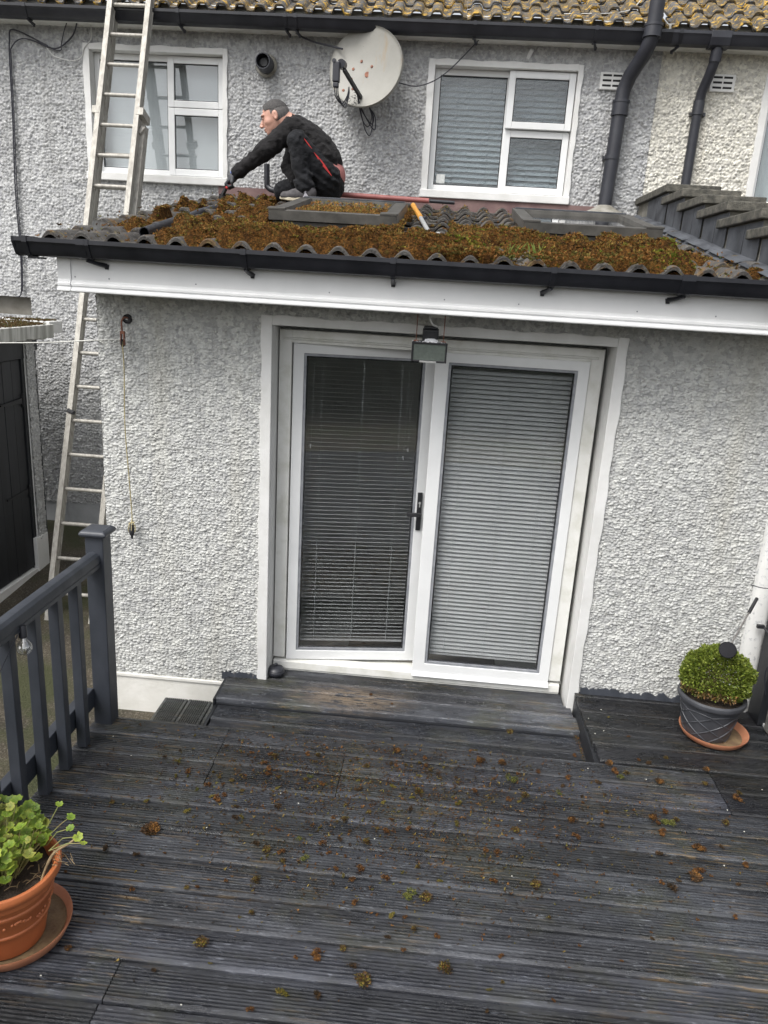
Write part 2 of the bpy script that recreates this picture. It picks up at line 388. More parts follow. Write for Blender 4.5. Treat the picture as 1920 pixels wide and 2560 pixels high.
def dash_wall(name, mat, parent, x0, x1, z0, z1, y, res, size, amp, holes=(), seed=1, ax=1.25, axis='y', sgn=-1):
    nx = int((x1 - x0) / res) + 1; nz = int((z1 - z0) / res) + 1
    X, Z = np.meshgrid(np.linspace(x0, x1, nx), np.linspace(z0, z1, nz), indexing='ij')
    wx = X + .012 * vnoise(X, Z, .03, seed); wz = Z + .012 * vnoise(X, Z, .03, seed + 3) + .25 * X * 0
    h, _ = cellular(wx, wz, size, seed, ax)
    h2, _ = cellular(wx + 3, wz + 5, size * .55, seed + 9, 1)
    H = amp * (.90 * h + .22 * h2) + amp * .25 * vnoise(X, Z, .05, seed + 5)
    if axis == 'y': V = np.stack([X, y + sgn * H, Z], -1)
    else: V = np.stack([y + sgn * H, X, Z], -1)
    idx = np.arange(nx * nz).reshape(nx, nz)
    a, b, c, d = idx[:-1, :-1], idx[1:, :-1], idx[1:, 1:], idx[:-1, 1:]
    keep = np.ones(a.shape, bool); xm = (X[:-1, :-1] + X[1:, 1:]) / 2; zm = (Z[:-1, :-1] + Z[1:, 1:]) / 2
    for (hx0, hx1, hz0, hz1) in holes: keep &= ~((xm > hx0) & (xm < hx1) & (zm > hz0) & (zm < hz1))
    F = np.stack([a, b, c, d], -1)[keep]
    if (axis == 'y') != (sgn < 0): F = F[:, ::-1]
    return from_np(name, V.reshape(-1, 3), F, mat, parent, sm=True)

YW = 4.07      # extension front wall
YM = 6.9       # main house wall
KR = .172      # slope of the low roof
XR = -1.96     # phase of the tile rolls
def zroof(y): return 2.305 + (y - 3.68) * KR

# ================================================================== ground, deck
mb = MB(); mb.add([(-30, -14, -.405), (30, -14, -.405), (30, 4.0, -.405), (-30, 4.0, -.405), (-30, 7.2, -.16), (30, 7.2, -.16), (30, 40, -.16), (-30, 40, -.16)], [(0, 1, 2, 3), (3, 2, 5, 4), (4, 5, 6, 7)])
gm, t, b = newmat('damp_gravelly_ground'); v = coords(t)
c = ramp(t, noise(t, 3, 6, v), [(.35, (.026, .021, .015)), (.62, (.075, .062, .040))])
c = mix(t, ramp(t, noise(t, 90, 3, v), [(.52, (0, 0, 0)), (.64, (.8, .8, .8))]), c, (.17, .15, .12))
c = mix(t, ramp(t, noise(t, 1.6, 5, v), [(.48, (0, 0, 0)), (.62, (.9, .9, .9))]), c, (.040, .046, .014))
t.links.new(c, b.inputs['Base Color']); b.inputs['Roughness'].default_value = .85; bump(t, b, noise(t, 70, 5, v), 1, .02)
tag(mb.build('ground', gm), 'damp gravelly yard ground', kind='structure')

def board_profile(w, ng, depth):
    pts = [(0, -.0022), (.0008, -.0008), (.0024, 0)]
    a, b2 = .016, w - .015; g = (b2 - a) / ng
    for i in range(ng):
        y = a + i * g
        pts += [(y + g * .22, 0), (y + g * .34, -depth), (y + g * .60, -depth), (y + g * .72, 0)]
    pts += [(w - .0024, 0), (w - .0008, -.0008), (w, -.0022)]
    return pts
def decking(name, specs, mat, label, parent=None, alongx=True):
    """specs: (x0,x1,y0,w,z,tone,ng) boards running along x (or along y when alongx False)"""
    VV = []; FF = []; CC = []; base = 0
    for (x0, x1, y0, w, z, tone, ng) in specs:
        pr = board_profile(w, ng, .0085); n = len(pr)
        pr = [(0, -.03)] + pr + [(w, -.03)]; n += 2
        m = max(2, int((x1 - x0) / .12)); xs = np.linspace(x0, x1, m + 1)
        k1, k2, k3 = rnd.random() * 9, rnd.random() * 9, (rnd.random() - .5) * .003
        tilt = (rnd.random() - .5) * .016
        for x in xs:
            dz = .0018 * math.sin(x * 1.7 + k1) + k3; dy = .0012 * math.sin(x * 1.1 + k2)
            for (py, pz) in pr:
                wob = .0012 * math.sin(x * 6 + py * 180 + k1) if pz < -.003 and pz > -.02 else 0
                q = (x, y0 + py + dy, z + pz + dz + (py - w / 2) * tilt + wob - .0022 * ((py - w / 2) / (w / 2)) ** 2)
                VV.append(q if alongx else (q[1], q[0], q[2])); CC.append(tone)
        for i in range(m):
            for j in range(n - 1):
                f = (base + i * n + j, base + (i + 1) * n + j, base + (i + 1) * n + j + 1, base + i * n + j + 1)
                FF.append(f if alongx else f[::-1])
        for e, s in ((0, 1), (m, -1)):        # closed board ends
            for j in range(n - 1):
                q = (base + e * n + j, base + e * n + j + 1)
                VV.append(VV[q[0]][:2] + (z - .03,)); VV.append(VV[q[1]][:2] + (z - .03,)); CC += [tone, tone]
                L = len(VV); FF.append((q[0], q[1], L - 1, L - 2))
        base = len(VV)
    o = from_np(name, VV, FF, mat, parent, sm=True, ang=35)
    setcol(o, CC); return o
PB = .158; YE = 3.378
sp = []
def tone(k=1.0):
    g = k * rnd.uniform(.70, 1.42); return (g * rnd.uniform(.97, 1.03), g, g * rnd.uniform(.98, 1.08))
for k in range(32):
    y0 = YE - PB * (k + 1); wd = PB - .0110
    def B(x0, x1, tn): sp.append((x0, x1 - .004, y0, wd, 0, tn, 8 if k % 3 else 9))
    xl = -1.615
    if k == 0: B(xl, -.919, tone()); B(-.919, 1.49, tone(1.2)); B(1.49, 3.2, tone(.42))
    elif k == 1: B(xl, -.919, tone(.95)); B(-.919, -.31, tone(.6)); B(-.31, 1.49, tone(1.25)); B(1.49, 3.2, tone(.42))
    elif k == 2: B(xl, -.915, tone(.95)); B(-.915, -.312, tone(.6)); B(-.312, 3.2, tone(.62))
    elif k == 9: B(xl, -.90, tone(1.)); B(-.90, 3.2, tone(1.1))
    elif k == 10: B(xl, -.905, tone(.8)); B(-.905, 3.2, tone(1.0))
    elif k == 3: B(xl, 3.2, tone(.95))
    else: B(xl, 3.2, tone(1.05))
decking('deck', sp, M['deck'], '')
tag(bpy.data.objects['deck'], 'wet charcoal grooved decking', kind='structure')
sp = []
y = YE + .002; i = 0
while y < 4.05:
    sp.append((.955 - .02 * (y - YE) / .7, 3.2, y, min(PB - .005, 4.10 - y), .0, tone(.40), 10)); y += PB; i += 1
o = decking('side_platform', sp, M['deck'], ''); tag(o, 'dark wet platform boards right of the door', kind='structure')
sp = []
for k in range(3): sp.append((-1.10, .94, YE - .05 + k * PB, PB - .004, -.135, tone(.75), 12))
sp[2] = (-1.11, .94, YE - .05 + 2 * PB, PB - .004, -.135, tone(1.0), 9)
o = decking('sunken_boards', sp, M['deck'], ''); tag(o, 'sunken boards between the deck and the door step', kind='structure')
sp = [(-1.125, .925, 3.80 + k * .152, .148, -.10, tone(1.25), 11) for k in range(2)] + [(-.885, .885, 4.104, .11, -.10, tone(1.2), 8)]
sp[0] = (-1.125, .955, 3.80, .148, -.10, tone(1.25), 11)
sp[1] = (-1.125, .925, 3.952, .116, -.10, tone(1.25), 9)
sp[2] = (-.885, .885, 4.0715, .14, -.10, tone(1.25), 10)
o = decking('door_step', sp, M['deck'], ''); tag(o, 'worn grooved step boards under the patio door', kind='structure')
sp = [(3.34, 4.052, x, .142, -.285, (.95, 1.0, .9), 9) for x in (-1.515, -1.368, -1.221)]
o = decking('low_step', sp, M['deck'], '', alongx=False); tag(o, 'low step of two short boards beside the plinth', kind='structure')
mb = MB()
mb.box(.938, .956, 3.38, 4.06, -.14, -.031); mb.box(-1.12, .95, 3.785, 3.799, -.16, -.131)
mb.box(-1.14, -1.126, 3.79, 4.06, -.4, -.105); mb.box(-1.13, -1.115, 3.36, 3.79, -.4, -.14)
mb.box(-1.60, -1.14, YE - .02, YE - .003, -.3, -.031)
mb.box(-1.60, 3.1, -1.6, YE - .06, -.40, -.16)
tag(mb.build('deck_risers', M['black_paint']), 'dark deck riser boards and joists', kind='structure')

# grass on the left, beyond the balustrade
def grass_patch(x0, x1, y0, y1, n, name, label):
    P = np.c_[RNG.uniform(x0, x1, n), RNG.uniform(y0, y1, n)]
    V = []; F = []; Cc = []
    for (x, y) in P:
        if vnoise(np.array(x), np.array(y), .5, 3) < .12 + .5 * max(0, (y - 3.4)): continue
        a = rnd.random() * 6.28; l = rnd.uniform(.03, .075); lean = rnd.uniform(.2, 1.2) * l; w = .0022
        b0 = len(V); dx, dy = math.cos(a), math.sin(a)
        V += [(x - dy * w, y + dx * w, -.405), (x + dy * w, y - dx * w, -.405), (x + dx * lean * .4 + dy * w, y + dy * lean * .4, -.405 + l * .7), (x + dx * lean, y + dy * lean, -.405 + l)]
        F.append((b0, b0 + 1, b0 + 2, b0 + 3)); g = rnd.uniform(.6, 1.2); c = (.09 * g, .14 * g, .025 * g) if rnd.random() < .8 else (.2 * g, .17 * g, .06 * g); Cc += [c] * 4
    o = from_np(name, V, F, attrmat('grass_blades', .6, .3, .3)); setcol(o, Cc); tag(o, label, 'grass', kind='stuff')
grass_patch(-3.6, -1.75, 1.2, 2.85, 16000, 'grass', 'short green grass beyond the balustrade')

# ================================================================== extension
ext = thing('house_extension', 'single storey extension with pebble dashed wall, white patio door and low tiled roof', 'building', (0, 0, 0))
dash_wall('wall', M['dash_front'], ext, -1.84, 2.9, -.15, 2.11, YW, .0040, .0150, .0145, [(-.915, .93, -1, 1.985)], 1, 1.6)
mb = MB(); mb.box(-1.835, -.93, YW + .0, YW + .24, -.42, 2.11); mb.box(.95, 2.9, YW + .0, YW + .24, -.42, 2.11); mb.box(-.93, .95, YW, YW + .24, 2.0, 2.11)
mb.box(-1.835, -1.60, YW + .24, YM, -.42, 2.4); mb.box(2.7, 2.9, YW + .24, YM, -.42, 2.4)
mb.build('masonry', M['white_render'], ext)
dash_wall('side_wall', M['dash_front'], ext, YW, YM - .01, -.15, 2.45, -1.838, .02, .03, .012, [], 4, 1.3, axis='x', sgn=-1)
mb = MB(); mb.box(-1.86, -1.128, YW - .012, YW - .001, -.42, -.165); mb.box(-1.86, -1.128, YW - .022, YW - .001, -.165, -.143); mb.build('plinth', M['plinth'], ext, .004)
# smooth render band and reveal round the door (a little wobbly by hand)
mb = MB()
def wavy_strip(mb, horizontal, a0, a1, b0, b1, y0, y1, n=40, amp=.003, wob=0):
    vs = []; fs = []
    for i in range(n + 1):
        s = a0 + (a1 - a0) * i / n; w = amp * (math.sin(i * 1.7 + b0 * 9) + math.sin(i * .6))
        lo, hi = b0 + w, b1
        if horizontal: q = [(s, y0, lo), (s, y0, hi), (s, y1, hi), (s, y1, lo)]
        else: q = [(lo, y0, s), (hi, y0, s), (hi, y1, s), (lo, y1, s)]
        vs += q
    for i in range(n):
        for j in range(4): fs.append((i * 4 + j, i * 4 + (j + 1) % 4, (i + 1) * 4 + (j + 1) % 4, (i + 1) * 4 + j))
    fs += [(0, 1, 2, 3), (4 * n, 4 * n + 3, 4 * n + 2, 4 * n + 1)]
    mb.add(vs, fs)
yb = YW - .024
wavy_strip(mb, False, -.128, 2.03, -.948, -.889, yb, YW + .03)
wavy_strip(mb, False, -.20, 2.03, .957, .900, yb, YW + .03)
wavy_strip(mb, True, -.889, .900, 2.03, 1.981, yb, YW + .03, 40)
mb.box(-.93, -.889, YW + .03, 4.30, -.13, 1.985); mb.box(.900, .94, YW + .03, 4.30, -.14, 1.985); mb.box(-.93, .94, YW + .03, 4.30, 1.981, 2.02)
mb.build('door_surround', M['white_render'], ext, .004)
# dark paint line where decking meets render
mb = MB(); pts = []
vs = []; fs = []
for i in range(70):
    x = .965 + i * .013; h = .012 + .030 * float(vnoise(np.array(x), np.array(0.), .045, 2)) + .014 * rnd.random()
    vs += [(x, YW - .030, -.004), (x, YW - .022, h), (x, YW + .01, h)]
for i in range(69):
    for j in range(2): fs.append((i * 3 + j, (i + 1) * 3 + j, (i + 1) * 3 + j + 1, i * 3 + j + 1))
mb.add(vs, fs); mb.build('painted_skirting', M['balustrade'], ext, sm=50); mb = MB(); vs = []; fs = []
for i in range(20):
    x = -1.16 + i * .0115; h = -.105 + .020 + .022 * rnd.random()
    vs += [(x, YW - .03, -.115), (x, YW - .02, h), (x, YW + .01, h)]
for i in range(19):
    for j in range(2): fs.append((i * 3 + j, (i + 1) * 3 + j, (i + 1) * 3 + j + 1, i * 3 + j + 1))
mb.add(vs, fs); mb.build('painted_skirting', M['balustrade'], ext, sm=50)

# ---- fascia, soffit, gutter
mb = MB()
prof = [(3.760, 2.150), (3.746, 2.150), (3.744, 2.140), (3.738, 2.134), (3.738, 2.123), (3.744, 2.119), (3.742, 2.110), (3.732, 2.105), (3.732, 2.097), (3.740, 2.093), (3.760, 2.093)]
mb.prism_x([(3.760, 2.335), (3.750, 2.335), (3.750, 2.150), (3.760, 2.150)], -1.82, 3.2); mb.prism_x(prof, -1.82, 3.2)
mb.box(-1.885, -1.819, 3.744, 3.765, 2.135, 2.335)
mb.prism_x([(y - .005, z) for y, z in prof], -1.885, -1.819)
mb.box(-1.885, -1.875, 3.765, YW - .02, 2.093, 2.335)
fa = mb.build('fascia', M['fascia'], ext, .0012)
for x in (-1.856, -1.80, -1.63, -1.2, -.55, .0, .35, .9, 1.26):
    mb = MB(); mb.lathe([(0, -.002), (.0035, -.002), (.0035, .001), (0, .002)], (x, 3.7485, 2.165 if x > -1.84 else (2.29 if x == -1.856 else 2.18)), 8, axis=(0, -1, 0)); mb.build('fascia_pin', M['grey_gasket'], fa)
mb = MB(); mb.box(-1.875, 3.2, 3.766, YW - .012, 2.100, 2.110); mb.build('soffit', M['white_render'], ext)
def gutter(parent, x0, x1, yf, zt, mat, d=.105, h=.082, name='gutter'):
    """ogee gutter, front lip at yf"""
    p = [(yf + d, zt), (yf + d, zt - h * .95), (yf + d * .55, zt - h), (yf + d * .34, zt - h * .93), (yf + d * .2, zt - h * .72), (yf + d * .13, zt - h * .45), (yf + .004, zt - h * .27), (yf, zt - h * .22), (yf, zt), (yf + .006, zt + .001),
         (yf + .006, zt - h * .18), (yf + d * .2, zt - h * .42), (yf + d * .27, zt - h * .68), (yf + d * .4, zt - h * .88), (yf + d * .9, zt - h * .88), (yf + d * .94, zt)]
    return MB().prism_x(p, x0, x1).build(name, mat, parent, sm=25)
gu = gutter(ext, -2.045, 3.2, 3.640, 2.332, M['black_plastic'])
mb = MB()
mb.prism_x([(3.745, 2.334), (3.745, 2.252), (3.70, 2.246), (3.672, 2.256), (3.655, 2.285), (3.640, 2.312), (3.638, 2.334)], -2.050, -2.038)
mb.prism_x([(3.747, 2.338), (3.747, 2.247), (3.70, 2.243), (3.668, 2.252), (3.650, 2.285), (3.636, 2.31), (3.636, 2.338)], -1.998, -1.975)
mb.box(-2.0, -1.935, 3.69, 3.745, 2.238, 2.2465)
mb.build('stop_end', M['black_plastic'], gu)
def bracket(x, parent, yf=3.640, zt=2.332, h=.082, d=.105, arm=.05, skew=0):
    mb = MB()
    pr = [(yf + d, zt + .003), (yf + d + .002, zt - h - .004), (yf + d * .55, zt - h - .006), (yf + d * .30, zt - h * .97), (yf + d * .14, zt - h * .72), (yf + d * .07, zt - h * .45), (yf - .004, zt - h * .27), (yf - .004, zt + .004)]
    mb.prism_x(pr, x - .013, x + .013)
    mb.tube([(x, yf + d * .45, zt - h - .006), (x + skew * .5, yf + d * .75, zt - h - .018), (x + skew, yf + d + .003, zt - h - .026)], [.009, .010, .012], 10)
    mb.tube([(x + skew, yf + d + .003, zt - h - .020), (x + skew, yf + d + .003, zt - h - .042)], [.013, .009], 10)
    mb.build('gutter_bracket', M['black_plastic'], parent, sm=30)
def xat(u, v, y=3.64):     # (image position -> x on the gutter line; used only to space the brackets like the photograph)
    d = RM.transposed() @ Vector(((u - 960) / 1900, -(v - 1280) / 1900, -1)); return d.x * y / d.y
for u, v, sk in ((205, 640, .07), (607, 640, .02), (982, 665, 0), (1385, 690, -.03), (1725, 710, -.055)):
    bracket(xat(u, v), gu, skew=sk)
for u, v in ((205, 620), (1722, 710)):
    mb = MB(); x = xat(u, v); mb.prism_x([(3.637, 2.337), (3.637, 2.31), (3.650, 2.288), (3.668, 2.255), (3.7, 2.245), (3.7, 2.25), (3.67, 2.262), (3.655, 2.29), (3.642, 2.312), (3.642, 2.337)], x - .03, x + .03)
    mb.build('gutter_union', M['black_plastic'], gu, sm=30)

# ---- tiled roof
def tiled(name, mat, parent, x0, x1, y0, z0, slope, courses, gauge, pitch=.153, per=2, amp=.046, arch=.56, seed=3, flat=False, slip=.01, skip=()):
    rr = random.Random(seed); V = []; F = []
    cs = math.cos(slope); sn = math.sin(slope); tw = pitch * per
    nt_ = int(math.ceil((x1 - x0) / tw)); nx = 11 * per
    def prof(x):
        t = ((x / pitch) % 1.0) - .5
        if abs(t) < arch / 2:
            c = math.cos(math.pi * t / arch)
            return amp * (min(1, c * 1.8) if flat else c ** .75)
        q = (abs(t) - arch / 2) / (.5 - arch / 2)
        return -.006 * math.sin(math.pi * q / 2)
    for j in range(courses):
        for i in range(nt_):
            dz = rr.uniform(-.004, .005); ds = rr.uniform(-slip, slip); tl = rr.uniform(-.006, .006); kk = rr.uniform(.96, 1.04)
            tx0, ty0 = x0 + i * tw, y0 + j * gauge * cs
            if any(tx0 > a_ - .06 and tx0 + tw < b_ + .06 and ty0 > c_ - .08 and ty0 + gauge < d_ + .10 for a_, b_, c_, d_ in skip): continue
            s0 = j * gauge + ds; L = gauge + .05
            rows = [(s0 + .10, -.018, True), (s0 + .001, -.020, True), (s0, -.004, False), (s0 + .006, 0, False), (s0 + L * .5, 0, False), (s0 + L, 0, False)]
            b = len(V)
            for (s, off, und) in rows:
                lift = .030 * (1 - (s - s0) / L) + dz
                for k in range(nx + 1):
                    lx = k / nx * tw; h = prof(lx) * kk; hh = off + lift + h + tl * (k / nx - .5) + rr.uniform(-.0006, .0006)
                    V.append((x0 + i * tw + lx * .997, y0 + s * cs - hh * sn, z0 + s * sn + hh * cs))
            m = nx + 1
            for r in range(len(rows) - 1):
                for k in range(nx): F.append((b + r * m + k, b + r * m + k + 1, b + (r + 1) * m + k + 1, b + (r + 1) * m + k))
            if True:
                # close the two side edges so that the verge shows a tile thickness
                for e in (0, nx):
                    q = b + 3 * m + e; p = V[q]; p2 = V[b + 5 * m + e]
                    V.append((p[0], p[1] + .014 * sn, p[2] - .016)); V.append((p2[0], p2[1] + .014 * sn, p2[2] - .016)); n_ = len(V)
                    F.append((q, b + 5 * m + e, n_ - 1, n_ - 2))
    return from_np(name, V, F, mat, parent, sm=True, ang=45)
SL = math.atan(KR)
tiled('roof_tiles', M['tile_low'], ext, XR, 1.51, 3.69, zroof(3.69) - .004, SL, 11, .298, amp=.037, seed=5, skip=((-.995, -.315, 4.50, 5.50), (.425, 1.155, 4.60, 5.55)))
tiled('roof_tiles', M['tile_low'], ext, XR + .306 * 12, 2.72, 3.69, zroof(3.69) - .004, SL, 2, .298, amp=.037, seed=6)
mb = MB()
def slab_part(xa, xb, ya, yb): mb.add([(xa, ya, zroof(ya) - .03), (xb, ya, zroof(ya) - .03), (xb, yb, zroof(yb) - .03), (xa, yb, zroof(yb) - .03)], [(0, 1, 2, 3)])
slab_part(-1.97, 1.5, 3.72, 4.56); slab_part(-1.97, 1.5, 5.48, YM)
slab_part(-1.97, -.95, 4.56, 5.48); slab_part(-.36, .47, 4.56, 5.48); slab_part(1.11, 1.5, 4.56, 5.48)
mb.build('roof_deck', M['dark'], ext)
# mortar bed and droppings inside the arches at the eaves
mb = MB()
for i in range(1):
    x = 1.6; mb.lathe([(0, .012), (.008, .010), (.015, 0), (0, -.004)], (x, 3.69 + rnd.uniform(0, .02), 2.325), 7)
mb.build('mortar', M['concrete'], ext)
mb = MB()
wavy_strip(mb, True, -1.99, 1.25, zroof(YM) - .03, zroof(YM) + .09, YM - .042, YM - .002, 60, .006)
mb.build('wall_flashing', M['redstrip'], ext)

# ---- skylights
def skylight(xa, xb, ya, yb, h=.105, part='skylight', lab=None):
    rt = MB(); z = lambda y, o: zroof(y) + .035 + o
    def frame_bar(mb, x0, x1, y0, y1, o0, o1):
        vs = []
        for o in (o0, o1):
            for (x, y) in ((x0, y0), (x1, y0), (x1, y1), (x0, y1)): vs.append((x, y - o * KR, z(y, o)))
        mb.add(vs, [(0, 3, 2, 1), (4, 5, 6, 7), (0, 1, 5, 4), (1, 2, 6, 5), (2, 3, 7, 6), (3, 0, 4, 7)])
    # kerb
    frame_bar(rt, xa, xb, ya, ya + .05, -.05, h * .45); frame_bar(rt, xa, xb, yb - .05, yb, -.05, h * .45)
    frame_bar(rt, xa, xa + .04, ya + .05, yb - .05, -.05, h * .45); frame_bar(rt, xb - .04, xb, ya + .05, yb - .05, -.05, h * .45)
    frame_bar(rt, xa - .01, xb + .01, ya - .012, ya - .001, -.05, h * .12)
    sk = rt.build('skylight', M['skylight'], ext, .002)
    mb = MB(); e = .018
    frame_bar(mb, xa - e, xb + e, ya - .02, ya + .05, h * .50, h); frame_bar(mb, xa - e, xb + e, yb - .06, yb + .02, h * .5, h)
    frame_bar(mb, xa - e, xa + .055, ya + .05, yb - .06, h * .5, h * 1.02); frame_bar(mb, xb - .055, xb + e, ya + .05, yb - .06, h * .5, h * 1.02)
    frame_bar(mb, xa - e - .005, xa + .075, ya - .022, ya + .05, h + .001, h + .012); frame_bar(mb, xb - .075, xb + e + .005, ya - .022, ya + .05, h + .001, h + .012)
    mb.build('sash', M['skylight'], sk, .0015)
    mb = MB(); frame_bar(mb, xa + .05, xb - .05, ya + .045, yb - .055, h * .72, h * .78); mb.build('pane', M['sky_glass'], sk)
    mb = MB(); frame_bar(mb, xa - .06, xb + .06, ya - .13, ya - .014, -.012, -.004); mb.build('flashing', M['lead'], sk); mb = MB(); frame_bar(mb, xa + .0, xb, yb - .03, yb + .0, h + .001, h + .008)
    mb.build('flashing', M['lead'], sk)
    return sk
s1 = skylight(-.995, -.315, 4.50, 5.50); s1['label'] = 'skylight half covered in moss, nearest the kneeling man'
s2 = skylight(.425, 1.155, 4.60, 5.55); s2['label'] = 'clear skylight beside the stepped parapet'

# ---- parapet with stepped copings (party wall between the roofs)
par = thing('parapet', 'stepped parapet with lichened concrete coping slabs and lead flashing', 'parapet', (1.5, 6, 2.9))
ys = [6.86, 5.931, 5.507, 5.051, 4.589, 4.083, 3.60]; zs = [2.993, 2.912, 2.823, 2.737, 2.650, 2.56]
mb = MB(); mb.add([(1.535, 3.6, zroof(3.6) - .1), (1.535, YM - .02, zroof(YM) - .1), (1.535, YM - .02, zroof(YM) + .04), (1.535, 3.6, zroof(3.6) + .08), (1.80, 3.6, zroof(3.6) - .1), (1.80, YM - .02, zroof(YM) - .1), (1.80, YM - .02, zroof(YM) + .04), (1.80, 3.6, zroof(3.6) + .08)],
                  [(0, 1, 2, 3), (4, 7, 6, 5), (0, 3, 7, 4), (3, 2, 6, 7)])
for i in range(6): mb.box(1.536, 1.80, ys[i + 1] + .05, ys[i] + .03 if i else 6.86, zroof(ys[i + 1]) - .1, zs[i] - .012)
mb.build('parapet_wall', M['concrete'], par)
for i in range(6):
    far = ys[i] + (.0 if i == 0 else .34 if i > 0 else 0)
    far = [6.86, 5.93, 5.49, 5.03, 4.63, 4.14][i] + (.10 if i else 0)
    mb = MB(); z0 = zs[i] - .020; th = .052
    n = 12
    vs = []; fs = []
    mb.box(1.50, 1.872 + rnd.uniform(-.01, .01), ys[i + 1], far, z0 + .001 * i, z0 + th)
    mb.build('coping_slab', M['coping'], par, .006)
for i in range(6):
    mb = MB(); y0 = ys[i + 1] + .0; y1 = ys[i] - .012 if i else 6.5
    for a, bq in ((y0 + .02, (y0 + y1) / 2 - .004), ((y0 + y1) / 2, y1)):
        zt = zs[i] - .025
        vs = [(1.528, a, zt), (1.528, bq, zt), (1.524, bq - .01, zroof(bq) + .06), (1.48, bq - .01, zroof(bq) + .055), (1.43, bq, zroof(bq) + .045), (1.528, a, zt), (1.524, a, zroof(a) + .06), (1.48, a, zroof(a) + .055), (1.43, a + .02, zroof(a) + .045)]
        mb.add([vs[0], vs[1], vs[2], vs[6], vs[3], vs[7], vs[4], vs[8]], [(0, 1, 2, 3), (3, 2, 4, 5), (5, 4, 6, 7)])
    o = mb.build('lead_flashing', M['lead'], par)
    so_ = o.modifiers.new('th', 'SOLIDIFY'); so_.thickness = .003
# lead dressed over the tile rolls beside the parapet
V = []; F = []; nx, ny = 24, 90
for i in range(nx + 1):
    for j in range(ny + 1):
        x = 1.39 + .145 * i / nx; y = 4.30 + 2.35 * j / ny; t_ = ((x - XR) / .153) % 1 - .5
        h = .037 * math.cos(math.pi * t_ / .56) ** .8 if abs(t_) < .28 else 0
        edge = .02 * math.sin(y * 21) if i == 0 else 0
        V.append((x + edge, y, zroof(y) + .028 + h + .004 * math.sin(y * 31 + x * 20) + (.03 if i == nx else 0)))
for i in range(nx):
    for j in range(ny): F.append((i * (ny + 1) + j, (i + 1) * (ny + 1) + j, (i + 1) * (ny + 1) + j + 1, i * (ny + 1) + j + 1))
from_np('lead_gutter', V, F, M['lead'], par, sm=True)

# ================================================================== patio door
room = MB(); room.box(-1.6, 2.7, 6.6, 6.62, -.06, 2.4); room.box(-1.61, -1.59, 4.33, 6.6, -.06, 2.4); room.box(2.69, 2.71, 4.33, 6.6, -.06, 2.4); room.box(-1.6, 2.7, 4.33, 4.55, 2.3, 2.32); room.box(-1.6, 2.7, 5.5, 6.6, 2.3, 2.32); room.box(-1.6, -.96, 4.55, 5.5, 2.3, 2.32); room.box(-.35, .46, 4.55, 5.5, 2.3, 2.32); room.box(1.12, 2.7, 4.55, 5.5, 2.3, 2.32)
for a_, b_ in ((-.96, -.35), (.46, 1.12)):
    for bx in ((a_ - .02, a_, 4.55, 5.5), (b_, b_ + .02, 4.55, 5.5), (a_, b_, 4.53, 4.55), (a_, b_, 5.5, 5.52)): room.box(bx[0], bx[1], bx[2], bx[3], 2.32, 2.43)
room.build('interior_walls', M['room'], ext)
MB().box(-1.6, 2.7, 4.28, 6.6, -.08, -.055).build('interior_floor', M['roomfloor'], ext)
mb = MB(); mb.box(-.45, .5, 4.34, 4.9, -.054, -.045); mb.build('door_mat', M['mat_board'], ext)
pd = thing('patio_door', None, None); pd.parent = ext
pd['label'] = 'white double patio door, left leaf ajar'
YF = 4.205
mb = MB()
mb.box(-.882, -.812, YF, YF + .07, -.02, 1.955); mb.box(.806, .876, YF, YF + .07, -.02, 1.955)
mb.box(-.812, .806, YF + .001, YF + .07, 1.885, 1.955)
mb.prism_x([(YF + .07, -.118), (YF + .07, -.040), (YF + .02, -.040), (YF - .005, -.046), (YF - .008, -.092), (YF - .001, -.095), (YF - .001, -.118)], -.882, .876)
mb.build('frame', M['upvc_dirty'], pd, .003)
mb = MB(); mb.prism_x([(YF, 1.900), (YF - .008, 1.904), (YF - .011, 1.912), (YF, 1.915)], -.855, .845); mb.build('drip_bar', M['upvc_dirty'], pd)
